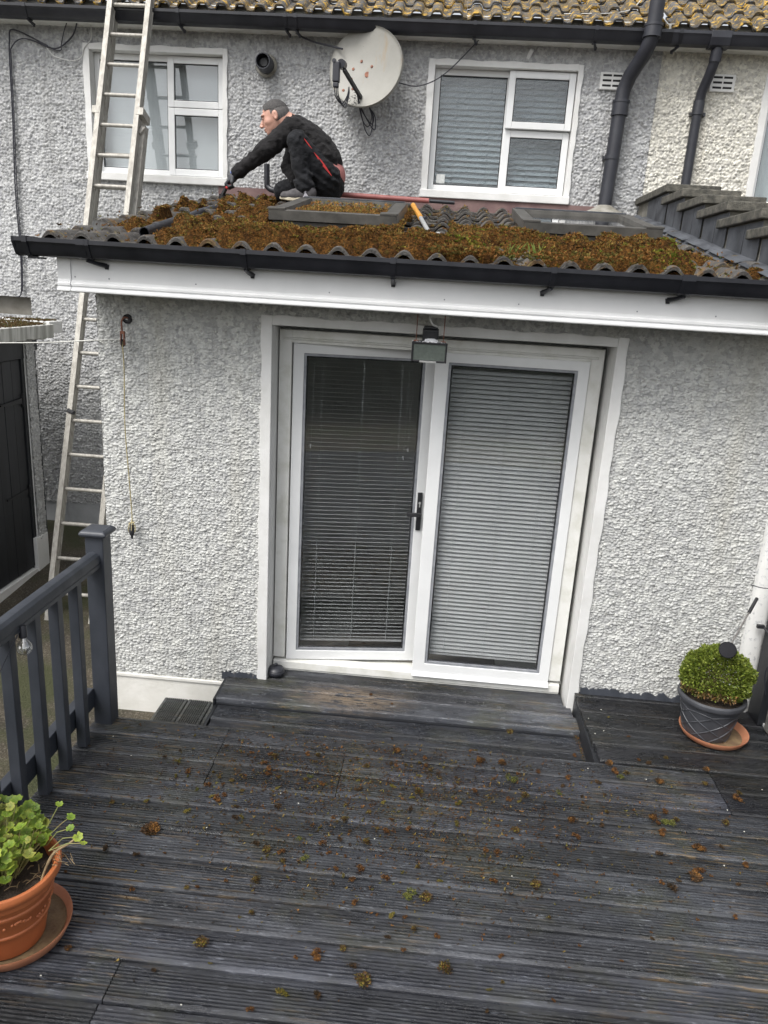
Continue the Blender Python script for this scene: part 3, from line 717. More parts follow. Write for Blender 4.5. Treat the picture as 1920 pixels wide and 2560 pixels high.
def leaf(x0, x1, z0, z1, gx0, gx1, gz0, gz1, y, mat, name, nslat, tilt, pivot=None, ang=0, label=None):
    """door leaf; blind hangs behind the pane"""
    T = Matrix.Identity(4)
    if ang: T = Matrix.Translation((pivot, y + .03, 0)) @ Matrix.Rotation(ang, 4, 'Z') @ Matrix.Translation((-pivot, -(y + .03), 0))
    def bl(mb, nm, mt, par, **k):
        mb.v = [tuple(T @ Vector(p)) for p in mb.v]; return mb.build(nm, mt, par, **k)
    th = .06
    def miter(mb, ox0, ox1, oz0, oz1, ix0, ix1, iz0, iz1, ya, yb):
        vs = []
        for yy in (ya, yb): vs += [(ox0, yy, oz0), (ox1, yy, oz0), (ox1, yy, oz1), (ox0, yy, oz1), (ix0, yy, iz0), (ix1, yy, iz0), (ix1, yy, iz1), (ix0, yy, iz1)]
        fs = []
        for a in range(4):
            b = (a + 1) % 4
            fs += [(a, b, 4 + b, 4 + a), (8 + a, 12 + a, 12 + b, 8 + b), (a, 8 + a, 8 + b, b), (4 + a, 4 + b, 12 + b, 12 + a)]
        mb.add(vs, fs)
    mb = MB(); miter(mb, x0, x1, z0, z1, gx0 - .014, gx1 + .014, gz0 - .014, gz1 + .014, y, y + th)
    lf = bl(mb, name, mat, pd, bev=.003)
    if label: lf['label'] = label
    mb = MB(); miter(mb, gx0 - .0138, gx1 + .0138, gz0 - .0138, gz1 + .0138, gx0, gx1, gz0, gz1, y + .006, y + .03); bl(mb, 'glazing_bead', M['grey_gasket'] if name == 'door_leaf' else mat, lf)
    mb = MB(); mb.box(gx0, gx1, y + .016, y + .020, gz0, gz1); bl(mb, 'pane', M['glass'], lf)
    mb = MB(); miter(mb, gx0 + .0, gx1 - .0, gz0 + .0, gz1 - .0, gx0 + .008, gx1 - .008, gz0 + .008, gz1 - .008, y + .021, y + .028); bl(mb, 'seal', M['iron'], lf)
    # venetian blind
    mb = MB(); yb = y + th + .02; w = .0125; pitch = (gz1 - .03 - gz0 - .03) / nslat
    for k in range(nslat):
        zc = gz0 + .035 + pitch * (k + .5) ; ta = tilt(k / nslat) + rnd.uniform(-.02, .02)
        dy, dz = math.cos(ta) * w, math.sin(ta) * w; sag = rnd.uniform(-.0008, .0008)
        cy, cz = -math.sin(ta) * .0016, math.cos(ta) * .0016
        xs = [gx0 - .004 + (gx1 - gx0 + .008) * q / 5 for q in range(6)]
        vs = []
        for q, xx in enumerate(xs):
            s_ = sag * math.sin(q / 5 * math.pi)
            vs += [(xx, yb - dy, zc - dz + s_), (xx, yb + cy, zc + cz + s_), (xx, yb + dy, zc + dz + s_)]
        fs = []
        for q in range(5):
            for r_ in range(2): fs.append((q * 3 + r_, (q + 1) * 3 + r_, (q + 1) * 3 + r_ + 1, q * 3 + r_ + 1))
        mb.add(vs, fs)
    mb.box(gx0 - .005, gx1 + .005, yb - .013, yb + .013, gz1 - .012, gz1 + .012)
    mb.box(gx0 - .004, gx1 + .004, yb - .012, yb + .012, gz0 + .022, gz0 + .030)
    b_ = bl(mb, 'venetian_blind', M['blind'], lf)
    mb = MB()
    for fx in (.14, .5, .84):
        xx = gx0 + (gx1 - gx0) * fx
        for oy in (-.0135, .0135): mb.tube([(xx, yb + oy, gz0 + .03), (xx + .002, yb + oy, gz1)], .0011, 5)
    if ang:
        for fx, ln in ((.90, 1.25), (.94, 1.3)): mb.tube([(gx0 + (gx1 - gx0) * fx, yb - .016, gz1), (gx0 + (gx1 - gx0) * (fx - .01), yb - .016, ln)], .0011, 5); mb.lathe([(0, .012), (.006, .01), (.007, 0), (.004, -.012), (0, -.014)], (gx0 + (gx1 - gx0) * (fx - .01), yb - .016, ln), 8)
        mb.tube([(gx0 + .045, yb - .016, gz1), (gx0 + .035, yb - .016, 1.13)], .0011, 5); mb.lathe([(0, .012), (.006, .01), (.007, 0), (.004, -.012), (0, -.014)], (gx0 + .035, yb - .016, 1.3), 8)
    bl(mb, 'blind_cord', M['blind'], lf)
    return lf, bl
lf1, bl1 = leaf(-.808, -.005, -.034, 1.883, -.735, -.085, .040, 1.818, YF + .004, M['upvc'], 'door_leaf', 71, lambda f: -.12, -.808, R_(9.2), 'left door leaf, ajar, with open blind')
mb = MB(); zc = .945
mb.box(-.062, -.035, YF - .006, YF + .004, .83, 1.062); mb.box(-.062, -.035, YF - .010, YF - .006, .84, 1.05)
hd = bl1(mb, 'handle_plate', M['iron'], lf1, bev=.004)
mb = MB(); mb.tube([(-.048, YF - .008, .935), (-.048, YF - .045, .935)], .009, 10); mb.box(-.125, -.040, YF - .052, YF - .036, .925, .949)
bl1(mb, 'handle_lever', M['iron'], lf1, bev=.004)
mb = MB(); mb.lathe([(0, -.004), (.008, -.004), (.008, .001), (0, .002)], (-.048, YF - .011, 1.00), 12, axis=(0, -1, 0)); mb.box(-.051, -.045, YF - .013, YF - .010, .975, 1.0)
bl1(mb, 'lock', M['steel'], lf1)
lf2, bl2 = leaf(-.022, .804, -.034, 1.886, .066, .731, .040, 1.822, YF - .012, M['upvc'], 'door_leaf', 66, lambda f: .80, label='right door leaf, shut, with closed blind')
mb = MB(); mb.prism_x([(YF - .012, -.030), (YF - .020, -.034), (YF - .030, -.052), (YF - .028, -.056), (YF - .008, -.050), (YF - .008, -.030)], -.022, .806)
bl2(mb, 'weather_bar', M['upvc'], lf2)

# ================================================================== main house
hs_ = thing('terraced_house', 'grey pebble dashed terraced house with white windows, black gutter and lichened tile roof', 'house', (0, 0, 0))
w1 = (-3.132, -1.917, 2.955, 3.99); w2 = (-.273, .958, 2.955, 3.986)
dash_wall('wall', M['dash_house'], hs_, -5.2, -1.7, .02, 4.13, YM, .0068, .025, .022, [(w1[0] + .03, w1[1] - .03, w1[2] + .03, w1[3] - .03), (-6, -3.73, 1.77, 1.93)], 11, 1.15)
dash_wall('wall', M['dash_house'], hs_, -1.7, 1.555, 2.87, 4.13, YM, .0068, .025, .022, [(-2, w1[1] - .03, w1[2] + .03, w1[3] - .03), (w2[0] + .03, w2[1] - .03, w2[2] + .03, w2[3] - .03)], 11, 1.15)
mb = MB(); mb.box(-5.2, -3.73, YM + .005, YM + .25, -.4, 1.77); mb.box(-5.2, -3.73, YM + .005, YM + .25, 1.93, 4.2); mb.box(-3.73, w1[0] + .02, YM + .005, YM + .25, -.4, 4.2); mb.box(w1[0] + .02, w1[1] - .02, YM + .005, YM + .25, -.4, w1[2] + .02)
mb.box(w1[0] + .02, w1[1] - .02, YM + .005, YM + .25, w1[3] - .02, 4.2); mb.box(w1[1] - .02, w2[0] + .02, YM + .005, YM + .25, -.4, 4.2); mb.box(w2[0] + .02, w2[1] - .02, YM + .005, YM + .25, -.4, w2[2] + .02); mb.box(w2[0] + .02, w2[1] - .02, YM + .005, YM + .25, w2[3] - .02, 4.2)
mb.box(w2[1] - .02, 1.56, YM + .005, YM + .25, -.4, 4.2)
mb.build('masonry', M['plinth_grey'], hs_)
MB().box(-3.5, -1.9, YM - .014, YM - .001, -.4, .03).build('plinth', M['plinth_grey'], hs_, .003)
MB().box(-5.2, -3.74, YM + .06, YM + .1, 1.76, 1.94).build('boarded_opening', M['mat_board'], hs_)

def window(parent, x0, x1, z0, z1, lay, name='window', label=None, gl='win_glass', blind=None, tiltsash=False):
    """lay: (mull_x, transom_z, right side) fractions measured off the photograph"""
    y = YM
    mb = MB(); bw = .055
    wavy_strip(mb, False, z0, z1, x0, x0 + bw, y - .036, y + .03, 24, .003); wavy_strip(mb, False, z0, z1, x1, x1 - bw * .7, y - .036, y + .03, 24, .003)
    wavy_strip(mb, True, x0 + bw, x1 - bw * .7, z1, z1 - .045, y - .036, y + .03, 24, .003)
    mb.box(x0 + bw, x0 + bw - .03, y + .03, y + .12, z0, z1); mb.box(x1 - bw * .7, x1 - .02, y + .03, y + .12, z0, z1); mb.box(x0 + .02, x1 - .02, y + .03, y + .12, z1 - .045, z1 - .02)
    wn = mb.build(name, M['white_render'], parent, .003)
    if label: wn['label'] = label
    MB().box(x0 - .004, x1 + .004, y - .060, y + .10, z0 - .004, z0 + .058).build('window_sill', M['white_render'], wn, .006)
    fx0, fx1, fz0, fz1 = x0 + bw + .002, x1 - bw * .7 - .002, z0 + .06, z1 - .047
    xm = x0 + lay[0] * (x1 - x0); f = .045; ya, yb = y + .055, y + .115
    mb = MB(); mb.box(fx0, fx0 + f, ya, yb, fz0, fz1); mb.box(fx1 - f * .8, fx1, ya, yb, fz0, fz1); mb.box(fx0 + f, fx1 - f * .8, ya, yb, fz0, fz0 + f * 1.1); mb.box(fx0 + f, fx1 - f * .8, ya, yb, fz1 - f, fz1)
    mb.box(xm - .025, xm + .025, ya + .001, yb, fz0 + f * 1.1, fz1 - f); zt = z0 + lay[1] * (z1 - z0)
    mb.box(xm + .025, fx1 - f * .8, ya + .001, yb, zt - .025, zt + .025)
    mb.build('frame', M['upvc'], wn, .003)
    def sash(a, b2, c, d, off=0, nm='casement'):
        e = .052; mb = MB(); y0 = ya - .018 - off
        for bx in ((a, a + e, c, d), (b2 - e, b2, c, d), (a + e, b2 - e, c, c + e), (a + e, b2 - e, d - e, d)): mb.box(bx[0], bx[1], y0, y0 + .04 + off * 0, bx[2], bx[3])
        s_ = mb.build(nm, M['upvc'], wn, .004)
        p = MB().box(a + e - .002, b2 - e + .002, y0 + .018, y0 + .022, c + e - .002, d - e + .002); p.build('pane', M[gl], wn)
        g = MB()
        for bx in ((a + e, a + e + .006, c + e, d - e), (b2 - e - .006, b2 - e, c + e, d - e), (a + e + .006, b2 - e - .006, c + e, c + e + .006), (a + e + .006, b2 - e - .006, d - e - .006, d - e)): g.box(bx[0], bx[1], y0 + .012, y0 + .0175, bx[2], bx[3])
        g.build('gasket', M['iron'], wn)
    sash(xm - .015, fx1 - .004, zt - .004, fz1 - .004, .035 if tiltsash else 0); sash(xm - .015, fx1 - .004, fz0 + .012, zt - .010)
    MB().box(fx0 + f - .002, xm - .023, ya + .025, ya + .029, fz0 + f, fz1 - f + .002).build('pane', M[gl], wn)
    g = MB(); A, B2, C_, D_ = fx0 + f, xm - .025, fz0 + f * 1.1, fz1 - f
    for bx in ((A, A + .006, C_, D_), (B2 - .006, B2, C_, D_), (A + .006, B2 - .006, C_, C_ + .006), (A + .006, B2 - .006, D_ - .006, D_)): g.box(bx[0], bx[1], ya + .012, ya + .024, bx[2], bx[3])
    g.build('gasket', M['iron'], wn)
    # blind behind
    mb = MB(); yb2 = y + .17
    if blind == 'slats':
        n = 21; H = fz1 - fz0
        for k in range(n):
            z = fz0 + H * (k + .5) / n; mb.add([(fx0, yb2 - .005, z - .024), (fx1, yb2 - .005, z - .024), (fx1, yb2 + .008, z - .002), (fx0, yb2 + .008, z - .002), (fx1, yb2 + .022, z + .012), (fx0, yb2 + .022, z + .012)], [(0, 1, 2, 3), (3, 2, 4, 5)])
        for fx in (.17, .42, .72, .9): xx = fx0 + (fx1 - fx0) * fx; mb.tube([(xx, yb2 - .012, fz0), (xx, yb2 - .012, fz1)], .002, 4)
        mb.build('blind', M['blind'], wn)
    elif blind == 'closed':
        n = 40; H = fz1 - fz0
        for k in range(n):
            z = fz0 + H * (k + .5) / n; mb.add([(fx0, yb2, z - .013), (fx1, yb2, z - .013), (fx1, yb2 + .004, z + .013), (fx0, yb2 + .004, z + .013)], [(0, 1, 2, 3)])
        mb.build('blind', M['blind'], wn)
    else:
        n = 40; vs = []; fs = []
        for k in range(n + 1):
            xx = fx0 + (fx1 - fx0) * k / n; yy = yb2 + .015 * math.sin(k * 1.3) + .006 * math.sin(k * 3.1); vs += [(xx, yy, fz0), (xx, yy, fz1)]
        for k in range(n): fs.append((2 * k, 2 * k + 2, 2 * k + 3, 2 * k + 1))
        mb.add(vs, fs); mb.build('net_curtain', M['net'], wn)
    MB().box(fx0 - .05, fx1 + .05, y + .26, y + .28, fz0 - .05, fz1 + .05).build('room_behind', M['room'], wn)
    return wn
wa = window(hs_, *w1, (.58, .585), label='window behind the ladder with closed white blind', gl='win_glass', blind='closed')
wb = window(hs_, *w2, (.545, .545), label='window with patterned glass and half open small top sash', gl='pattern_glass', blind='slats', tiltsash=True)
MB().box(w2[0] + .125, w2[0] + .195, YM + .076, YM + .079, w2[2] + .125, w2[2] + .195).build('sticker', simple('white_sticker', (.62, .63, .62), (.5, .52, .5), 40, .6), wb)

def upper_works(parent, x0, x1, seed, gm='black_plastic'):
    mb = MB(); mb.box(x0, x1, 6.745, 6.77, 4.105, 4.26); mb.build('fascia', M['upvc_dirty'], parent)
    mb = MB(); mb.box(x0, x1, 6.771, YM - .001, 4.108, 4.116); mb.build('soffit', M['upvc_dirty'], parent)
    g = gutter(parent, x0, x1, 6.635, 4.190, M[gm], d=.109, h=.092)
    n = int((x1 - x0) / .305)
    tiled('roof_tiles', M['tile_high'], parent, x0, x0 + n * .306, 6.69, 4.20, R_(32), 5, .29, amp=.038, arch=.62, seed=seed, flat=True, slip=.006)
    return g
g1 = upper_works(hs_, -5.2, 1.56, 21)
for x in (-3.49, -2.25, -1.4, -1.32, .07, .99): bracket(x, g1, 6.635, 4.190, .092, .109, skew=.02)
# flue terminal with mortar collar
mb = MB(); c0 = Vector((-1.59, YM - .032, 3.88))
mb.lathe([(0, 0), (.085, 0), (.088, .012), (.078, .022), (.05, .024)], c0, 24, axis=(0, -1, 0)); mb.build('flue_collar', M['concrete'], hs_, sm=40)
fl = MB().lathe([(.045, 0), (.066, 0), (.066, .10), (.058, .13), (.052, .13), (.052, .04), (.0, .04)], c0 - Vector((0, .02, 0)), 28, axis=(0, -1, 0)).build('flue_terminal', M['grey_plastic'], hs_, sm=40)
MB().lathe([(.0, .105), (.030, .105), (.034, .09), (.034, .05)], c0, 20, axis=(0, -1, 0)).build('flue_inner', M['iron'], fl, sm=40)
def vent(x, z, parent, w=.19, h=.125, label=None):
    mb = MB(); mb.box(x - w / 2, x + w / 2, YM - .042, YM + .02, z - h / 2, z + h / 2)
    v_ = mb.build('vent', M['white_render'], parent, .006)
    mb = MB()
    for i in range(3):
        for j in range(2): mb.box(x - w * .40 + j * w * .42, x - w * .04 + j * w * .42, YM - .0430, YM - .0415, z - h * .33 + i * h * .29, z - h * .21 + i * h * .29)
    mb.build('vent_slot', M['dark'], v_)
vent(1.19, 3.88, hs_)
tag(MB().lathe([(0, .02), (.016, .02), (.016, -.05), (.010, -.05), (.010, .0)], (.53, YM - .03, 4.06), 12, axis=(.3, -.5, .6)).build('overflow_pipe', M['upvc'], hs_))

# neighbour's house at the right
nb = thing('neighbouring_house', 'cream pebble dashed house at the right edge, joined to the grey one', 'house', (0, 0, 0))
w3 = (2.372, 3.55, 2.96, 3.985)
dash_wall('wall', M['dash_cream'], nb, 1.555, 3.7, 2.86, 4.13, YM - .001, .0070, .025, .025, [(w3[0] + .03, w3[1] - .03, w3[2] + .03, w3[3] - .03)], 17, 1.1)
mb = MB(); mb.box(1.561, w3[0] + .02, YM + .006, YM + .25, -.4, 4.2); mb.box(w3[0] + .02, w3[1], YM + .006, YM + .25, -.4, w3[2] + .02); mb.box(w3[0] + .02, w3[1], YM + .006, YM + .25, w3[3] - .02, 4.2); mb.box(w3[1], 3.7, YM + .006, YM + .25, -.4, 4.2); mb.build('masonry', M['plinth'], nb)
window(nb, *w3, (.58, .585), label='window at the right edge with net curtain', gl='win_glass', blind='net')
vent(2.045, 3.90, nb)
g2 = upper_works(nb, 1.561, 3.7, 33, 'grey_plastic'); bracket(1.62, g2, 6.635, 4.190, .092, .109, skew=-.03)
mb = MB(); mb.prism_x([(6.745, 4.193), (6.745, 4.09), (6.68, 4.085), (6.65, 4.10), (6.632, 4.15), (6.632, 4.196)], 1.84, 1.99); mb.build('gutter_outlet', M['grey_plastic'], g2, .004)
mb = MB(); mb.add([(1.4, 6.87, 2.86), (3.6, 6.87, 2.86), (3.6, 3.7, 2.2), (1.9, 3.7, 2.2), (1.9, 6.87, 2.86)], [(1, 2, 3, 4)]); mb.build('lean_to_roof', M['tile_low'], nb)

# soil pipe & downpipe
sp_ = thing('soil_pipe', 'thick dark grey soil pipe with swan neck bend rising past the gutter', 'drainpipe', (1.26, 6.8, 2.9))
P_ = [(1.245, 6.80, 2.90), (1.258, 6.80, 3.3), (1.268, 6.80, 3.72), (1.275, 6.80, 3.80), (1.305, 6.765, 3.90), (1.365, 6.62, 4.02), (1.385, 6.585, 4.09), (1.392, 6.575, 4.16), (1.405, 6.57, 4.75)]
MB().tube(P_, .055, 22).build('pipe', M['grey_plastic'], sp_, sm=40)
for a, b2 in (((1.2665, 6.80, 3.62), (1.269, 6.80, 3.73)), ((1.389, 6.576, 4.11), (1.393, 6.575, 4.20))):
    mb = MB(); mb.tube([a, b2], .064, 22); mb.tube([Vector(b2) - Vector((0, 0, .018)), b2], .068, 22); mb.tube([a, Vector(a) + Vector((0, 0, .012))], .067, 22); mb.build('socket', M['grey_plastic'], sp_, sm=40)
mb = MB(); mb.tube([(1.254, 6.80, 3.30), (1.2545, 6.80, 3.33)], .060, 22)
mb.build('socket', M['grey_plastic'], sp_, sm=40)
mb = MB(); mb.lathe([(.055, .04), (.075, .025), (.11, .005), (.17, -.02), (.18, -.05)], (1.245, 6.80, 2.915), 18); mb.build('mortar_collar', M['concrete'], sp_, sm=60)
MB().box(1.19, 1.32, 6.855, 6.875, 3.305, 3.335).build('pipe_clip', M['grey_plastic'], sp_)
dp = thing('downpipe', 'narrow dark downpipe from the neighbour gutter down to the parapet', 'drainpipe', (1.87, 6.83, 3.1))
MB().tube([(1.915, 6.70, 4.10), (1.915, 6.705, 4.02), (1.905, 6.76, 3.93), (1.885, 6.825, 3.82), (1.88, 6.84, 3.72), (1.875, 6.84, 3.0)], .038, 18).build('pipe', M['grey_plastic'], dp, sm=40)
mb = MB(); mb.tube([(1.915, 6.70, 4.08), (1.914, 6.712, 4.005)], .044, 18); mb.build('socket', M['grey_plastic'], dp, sm=40); mb = MB(); mb.tube([(1.88, 6.84, 3.66), (1.882, 6.84, 3.76)], .044, 18); mb.box(1.83, 1.945, 6.835, 6.885, 3.655, 3.68); mb.build('socket', M['grey_plastic'], dp, sm=40)
# ================================================================== satellite dish
sd = thing('satellite_dish', 'weathered white satellite dish with black receiver arm and rust spots', 'satellite dish', (-.75, 6.7, 3.8))
fw = Vector((-.38, -.90, .20)).normalized()
ctr = Vector((-.755, 6.62, 3.845)); A_ = fw.cross(Vector((0, 0, 1))).normalized(); B_ = A_.cross(fw)
rot = R_(28); A2 = A_ * math.cos(rot) + B_ * math.sin(rot); B2_ = B_ * math.cos(rot) - A_ * math.sin(rot)
V = []; F = []; nr, na = 16, 64; ra, rb = .325, .292
def dish_pt(r, t, off=0):
    return ctr + A2 * (ra * r * math.cos(t)) + B2_ * (rb * r * math.sin(t)) - fw * (.055 * (1 - r * r)) + fw * off
ring = [(r / nr, 0) for r in range(nr + 1)] + [(1.012, .006), (1.02, 0), (1.02, -.02), (1.0, -.022)] + [(r / nr, -.008) for r in range(nr - 1, -1, -1)]
for (r, off) in ring:
    for k in range(na): V.append(dish_pt(r, 2 * math.pi * k / na, off))
for i in range(len(ring) - 1):
    for k in range(na): F.append((i * na + k, i * na + (k + 1) % na, (i + 1) * na + (k + 1) % na, (i + 1) * na + k))
dm, t, b = newmat('weathered_dish'); v = coords(t)
c = ramp(t, noise(t, 4, 5, v), [(.3, (.31, .303, .275)), (.7, (.235, .232, .21))])
c = mix(t, ramp(t, noise(t, 3.2, 6, coords(t, (3, 3, .7))), [(.60, (0, 0, 0)), (.74, (.6, .6, .6))]), c, (.28, .18, .08))
c = mix(t, ramp(t, noise(t, 95, 3, v), [(.71, (0, 0, 0)), (.75, (.8, .8, .8))]), c, (.09, .06, .04))
t.links.new(c, b.inputs['Base Color']); b.inputs['Roughness'].default_value = .55
from_np('dish', [tuple(p) for p in V], F, dm, sd, sm=True, ang=50)
mb = MB()
for (r, a) in ((.12, 1.9), (.30, .3), (.42, -.45), (.62, -1.45), (.50, -1.0), (.82, -1.25)):
    mb.lathe([(.012, 0), (.010, .004), (0, .006)], dish_pt(r, a, .001), 10, axis=fw)
mb.build('bolt', M['rust'], sd)
L0 = Vector((-.775, 6.60, 3.62)); lnb = Vector((-.915, 6.36, 3.745))
MB().obox(L0, lnb + Vector((.03, 0, .01)), .022, .030).build('arm', M['iron'], sd, .003)
mb = MB(); mb.box(-.965, -.912, 6.315, 6.37, 3.66, 3.80); mb.box(-.960, -.918, 6.320, 6.365, 3.625, 3.66)
rc = mb.build('receiver', M['grey_plastic'], sd, .008)
MB().tube([(-.905, 6.34, 3.79), (-.905, 6.43, 3.80)], [.030, .034], 20).build('receiver_horn', M['grey_plastic'], rc, sm=40)
MB().tube([(-.955, 6.315, 3.80), (-.955, 6.35, 3.80)], .016, 16).build('receiver_cap', M['grey_plastic'], rc, sm=40)
MB().tube([(-.74, 6.66, 3.80), (-.74, YM - .01, 3.74)], .022, 12).build('wall_bracket', M['rust'], sd)
def bez(pts, n=10):
    P = [Vector(p) for p in pts]; out = []
    for i in range(len(P) - 1):
        p0 = P[max(i - 1, 0)]; p1 = P[i]; p2 = P[i + 1]; p3 = P[min(i + 2, len(P) - 1)]
        for k in range(n):
            t = k / n; out.append(.5 * ((2 * p1) + (p2 - p0) * t + (2 * p0 - 5 * p1 + 4 * p2 - p3) * t * t + (3 * p1 - p0 - 3 * p2 + p3) * t ** 3))
    out.append(P[-1]); return out
mb = MB()
for dx in (0, .012, .024): mb.tube(bez([(-.948 + dx, 6.345, 3.63), (-.94 + dx, 6.36, 3.57), (-.90 + dx, 6.42, 3.535 - dx), (-.865 + dx * .5, 6.46, 3.60), (-.86, 6.50, 3.67)], 6), .0045, 6)
for k, (dx, dz) in enumerate(((0, 0), (.03, .02), (.055, -.02), (.02, -.06))): mb.tube(bez([(-.80, 6.56, 3.63), (-.785 + dx * .3, 6.60, 3.55), (-.76 + dx, 6.68, 3.47 + dz), (-.72 + dx, 6.72, 3.44 + dz), (-.70 + dx * .5, 6.76, 3.52), (-.73, 6.8, 3.6)], 6), .0042, 6)
for q in range(26):   # bird-picked cable sheath, twiggy debris
    p = Vector((-.84 + rnd.uniform(-.03, .06), 6.58, 3.60 + rnd.uniform(-.04, .06))); mb.tube([p, p + Vector((rnd.uniform(-.02, .02), rnd.uniform(-.02, 0), rnd.uniform(-.02, .02)))], .0016, 4)
mb.build('cable_loop', M['cable'], sd, sm=60)

# ================================================================== cables on the wall
def cable(name, label, pts, r, mat, n=8):
    o = MB().tube(bez(pts, n), r, 7).build(name, M[mat], None, sm=60); tag(o, label, 'cable'); return o
yy = YM - .042
tk = thing('telephone_cable', 'pair of black cables running down the wall left of the ladder, looped at the top', 'cable', (-3.76, yy, 2))
MB().tube(bez([(-3.42, yy, 3.95), (-3.58, yy, 4.02), (-3.68, yy, 4.055), (-3.735, yy, 4.05), (-3.745, yy, 3.98), (-3.755, yy, 3.85), (-3.765, yy, 3.4), (-3.787, yy, 2.83), (-3.782, yy, 2.3), (-3.80, yy, 1.98), (-3.84, yy - .01, 1.93)], 8), .006, 7).build('cable', M['cable'], tk, sm=60)
MB().tube(bez([(-3.42, yy, 3.94), (-3.56, yy, 3.99), (-3.66, yy, 3.99), (-3.73, yy, 3.93), (-3.742, yy, 3.85), (-3.752, yy, 3.4), (-3.772, yy, 2.83), (-3.770, yy, 2.3), (-3.787, yy, 1.98)], 8), .005, 7).build('cable', M['cable'], tk, sm=60)
MB().tube(bez([(-3.12, 6.78, 4.13), (-3.2, yy, 4.04), (-3.30, yy, 3.955), (-3.37, yy, 3.935), (-3.43, yy, 3.95), (-3.5, yy, 3.985)], 8), .006, 7).build('cable', M['cable'], tk, sm=60)
MB().tube(bez([(-3.20, 6.78, 4.13), (-3.28, yy, 4.05), (-3.305, yy, 3.96), (-3.31, yy, 3.925), (-3.36, yy, 3.925), (-3.45, yy, 3.955)], 8), .004, 7).build('cable', M['cable'], tk, sm=60)
cable('white_wire', 'thin white wire drooping from the eaves to the top corner of the left window', [(-3.43, yy, 3.94), (-3.38, yy, 3.885), (-3.30, yy, 3.86), (-3.22, yy, 3.85), (-3.14, yy, 3.88), (-3.11, yy, 3.95), (-3.05, yy, 4.02), (-3.03, 6.82, 4.11)], .0035, 'whitecable')
cable('dish_cable', 'black cables slung from the eaves to the top left of the satellite dish', [(-1.36, 6.8, 4.12), (-1.30, yy - .02, 4.09), (-1.18, 6.80, 4.045), (-1.02, 6.75, 4.005), (-.95, 6.70, 3.98)], .007, 'cable')
cable('aerial_cable', 'single black cable curving from the gutter across the right window to the dish', [(.13, 6.79, 4.13), (.03, 6.82, 4.03), (-.10, 6.82, 3.90), (-.22, 6.82, 3.815), (-.36, 6.82, 3.77), (-.50, 6.80, 3.785)], .0045, 'cable')
cable('roof_wire', 'thin pale wire looping over the tiles of the main roof', [(1.36, 6.98, 4.50), (1.28, 6.92, 4.40), (1.12, 6.85, 4.345), (.9, 6.82, 4.325), (.75, 6.82, 4.318)], .004, 'whitecable')

# ================================================================== ladder
KL = .361
def lp(x, z, o=0):
    return Vector((x, 5.04 + (z + .4) * KL - o * .94, z + o * .34))
ld = thing('extension_ladder', 'paint spattered aluminium extension ladder leaning on the gutter', 'ladder', (-2.62, 5.05, -.4))
def rail(x, z0, z1, o, nm, wd=.028, dp=.062):
    mb = MB(); a, b_ = lp(x, z0, o), lp(x, z1, o); d = (b_ - a).normalized()
    mb.obox(a, b_, wd, dp, up=(0, -1, .3)); mb.obox(a + Vector((0, -.033, .01)), b_ + Vector((0, -.033, .01)), wd + .012, .006, up=(0, -1, .3)); mb.obox(a + Vector((0, .033, -.01)), b_ + Vector((0, .033, -.01)), wd + .012, .006, up=(0, -1, .3))
    return mb.build(nm, M['aluminium'], ld, .0015)
rail(-2.775, -.385, 4.6, .0, 'rail'); rail(-2.437, -.385, 3.30, .0, 'rail')
rail(-2.768, 2.3, 4.9, .075, 'rail'); rail(-2.462, 2.3, 4.9, .075, 'rail')
k = 0; z = -.145
while z < 3.3:
    MB().tube([lp(-2.775, z), lp(-2.437, z)], .0145, 12).build('rung', M['aluminium'], ld, sm=40); z += .2475
z = 2.80
while z < 4.8:
    MB().tube([lp(-2.768, z, .075), lp(-2.462, z, .075)], .0145, 12).build('rung', M['aluminium'], ld, sm=40); z += .2285
mb = MB()
for x in (-2.785, -2.44): a = lp(x, 3.325, .04); mb.obox(a, a + Vector((0, .02, .055)), .06, .15, up=(0, -1, .3))
a = lp(-2.455, 3.21, .02); mb.obox(a, a + Vector((.03, .03, .05)), .03, .10, up=(0, -1, .3))
mb.build('guide_bracket', M['aluminium'], ld, .003)
mb = MB(); a = lp(-2.79, 1.16, .03); mb.obox(a, a + Vector((.05, 0, -.02)), .03, .05, up=(0, -1, .3)); mb.build('guide_bracket', M['iron'], ld, .006)
mb = MB()
for x in (-2.775, -2.437): mb.obox(lp(x, -.40), lp(x, -.37), .045, .08, up=(0, -1, .3))
mb.build('rubber_foot', M['iron'], ld, .004)

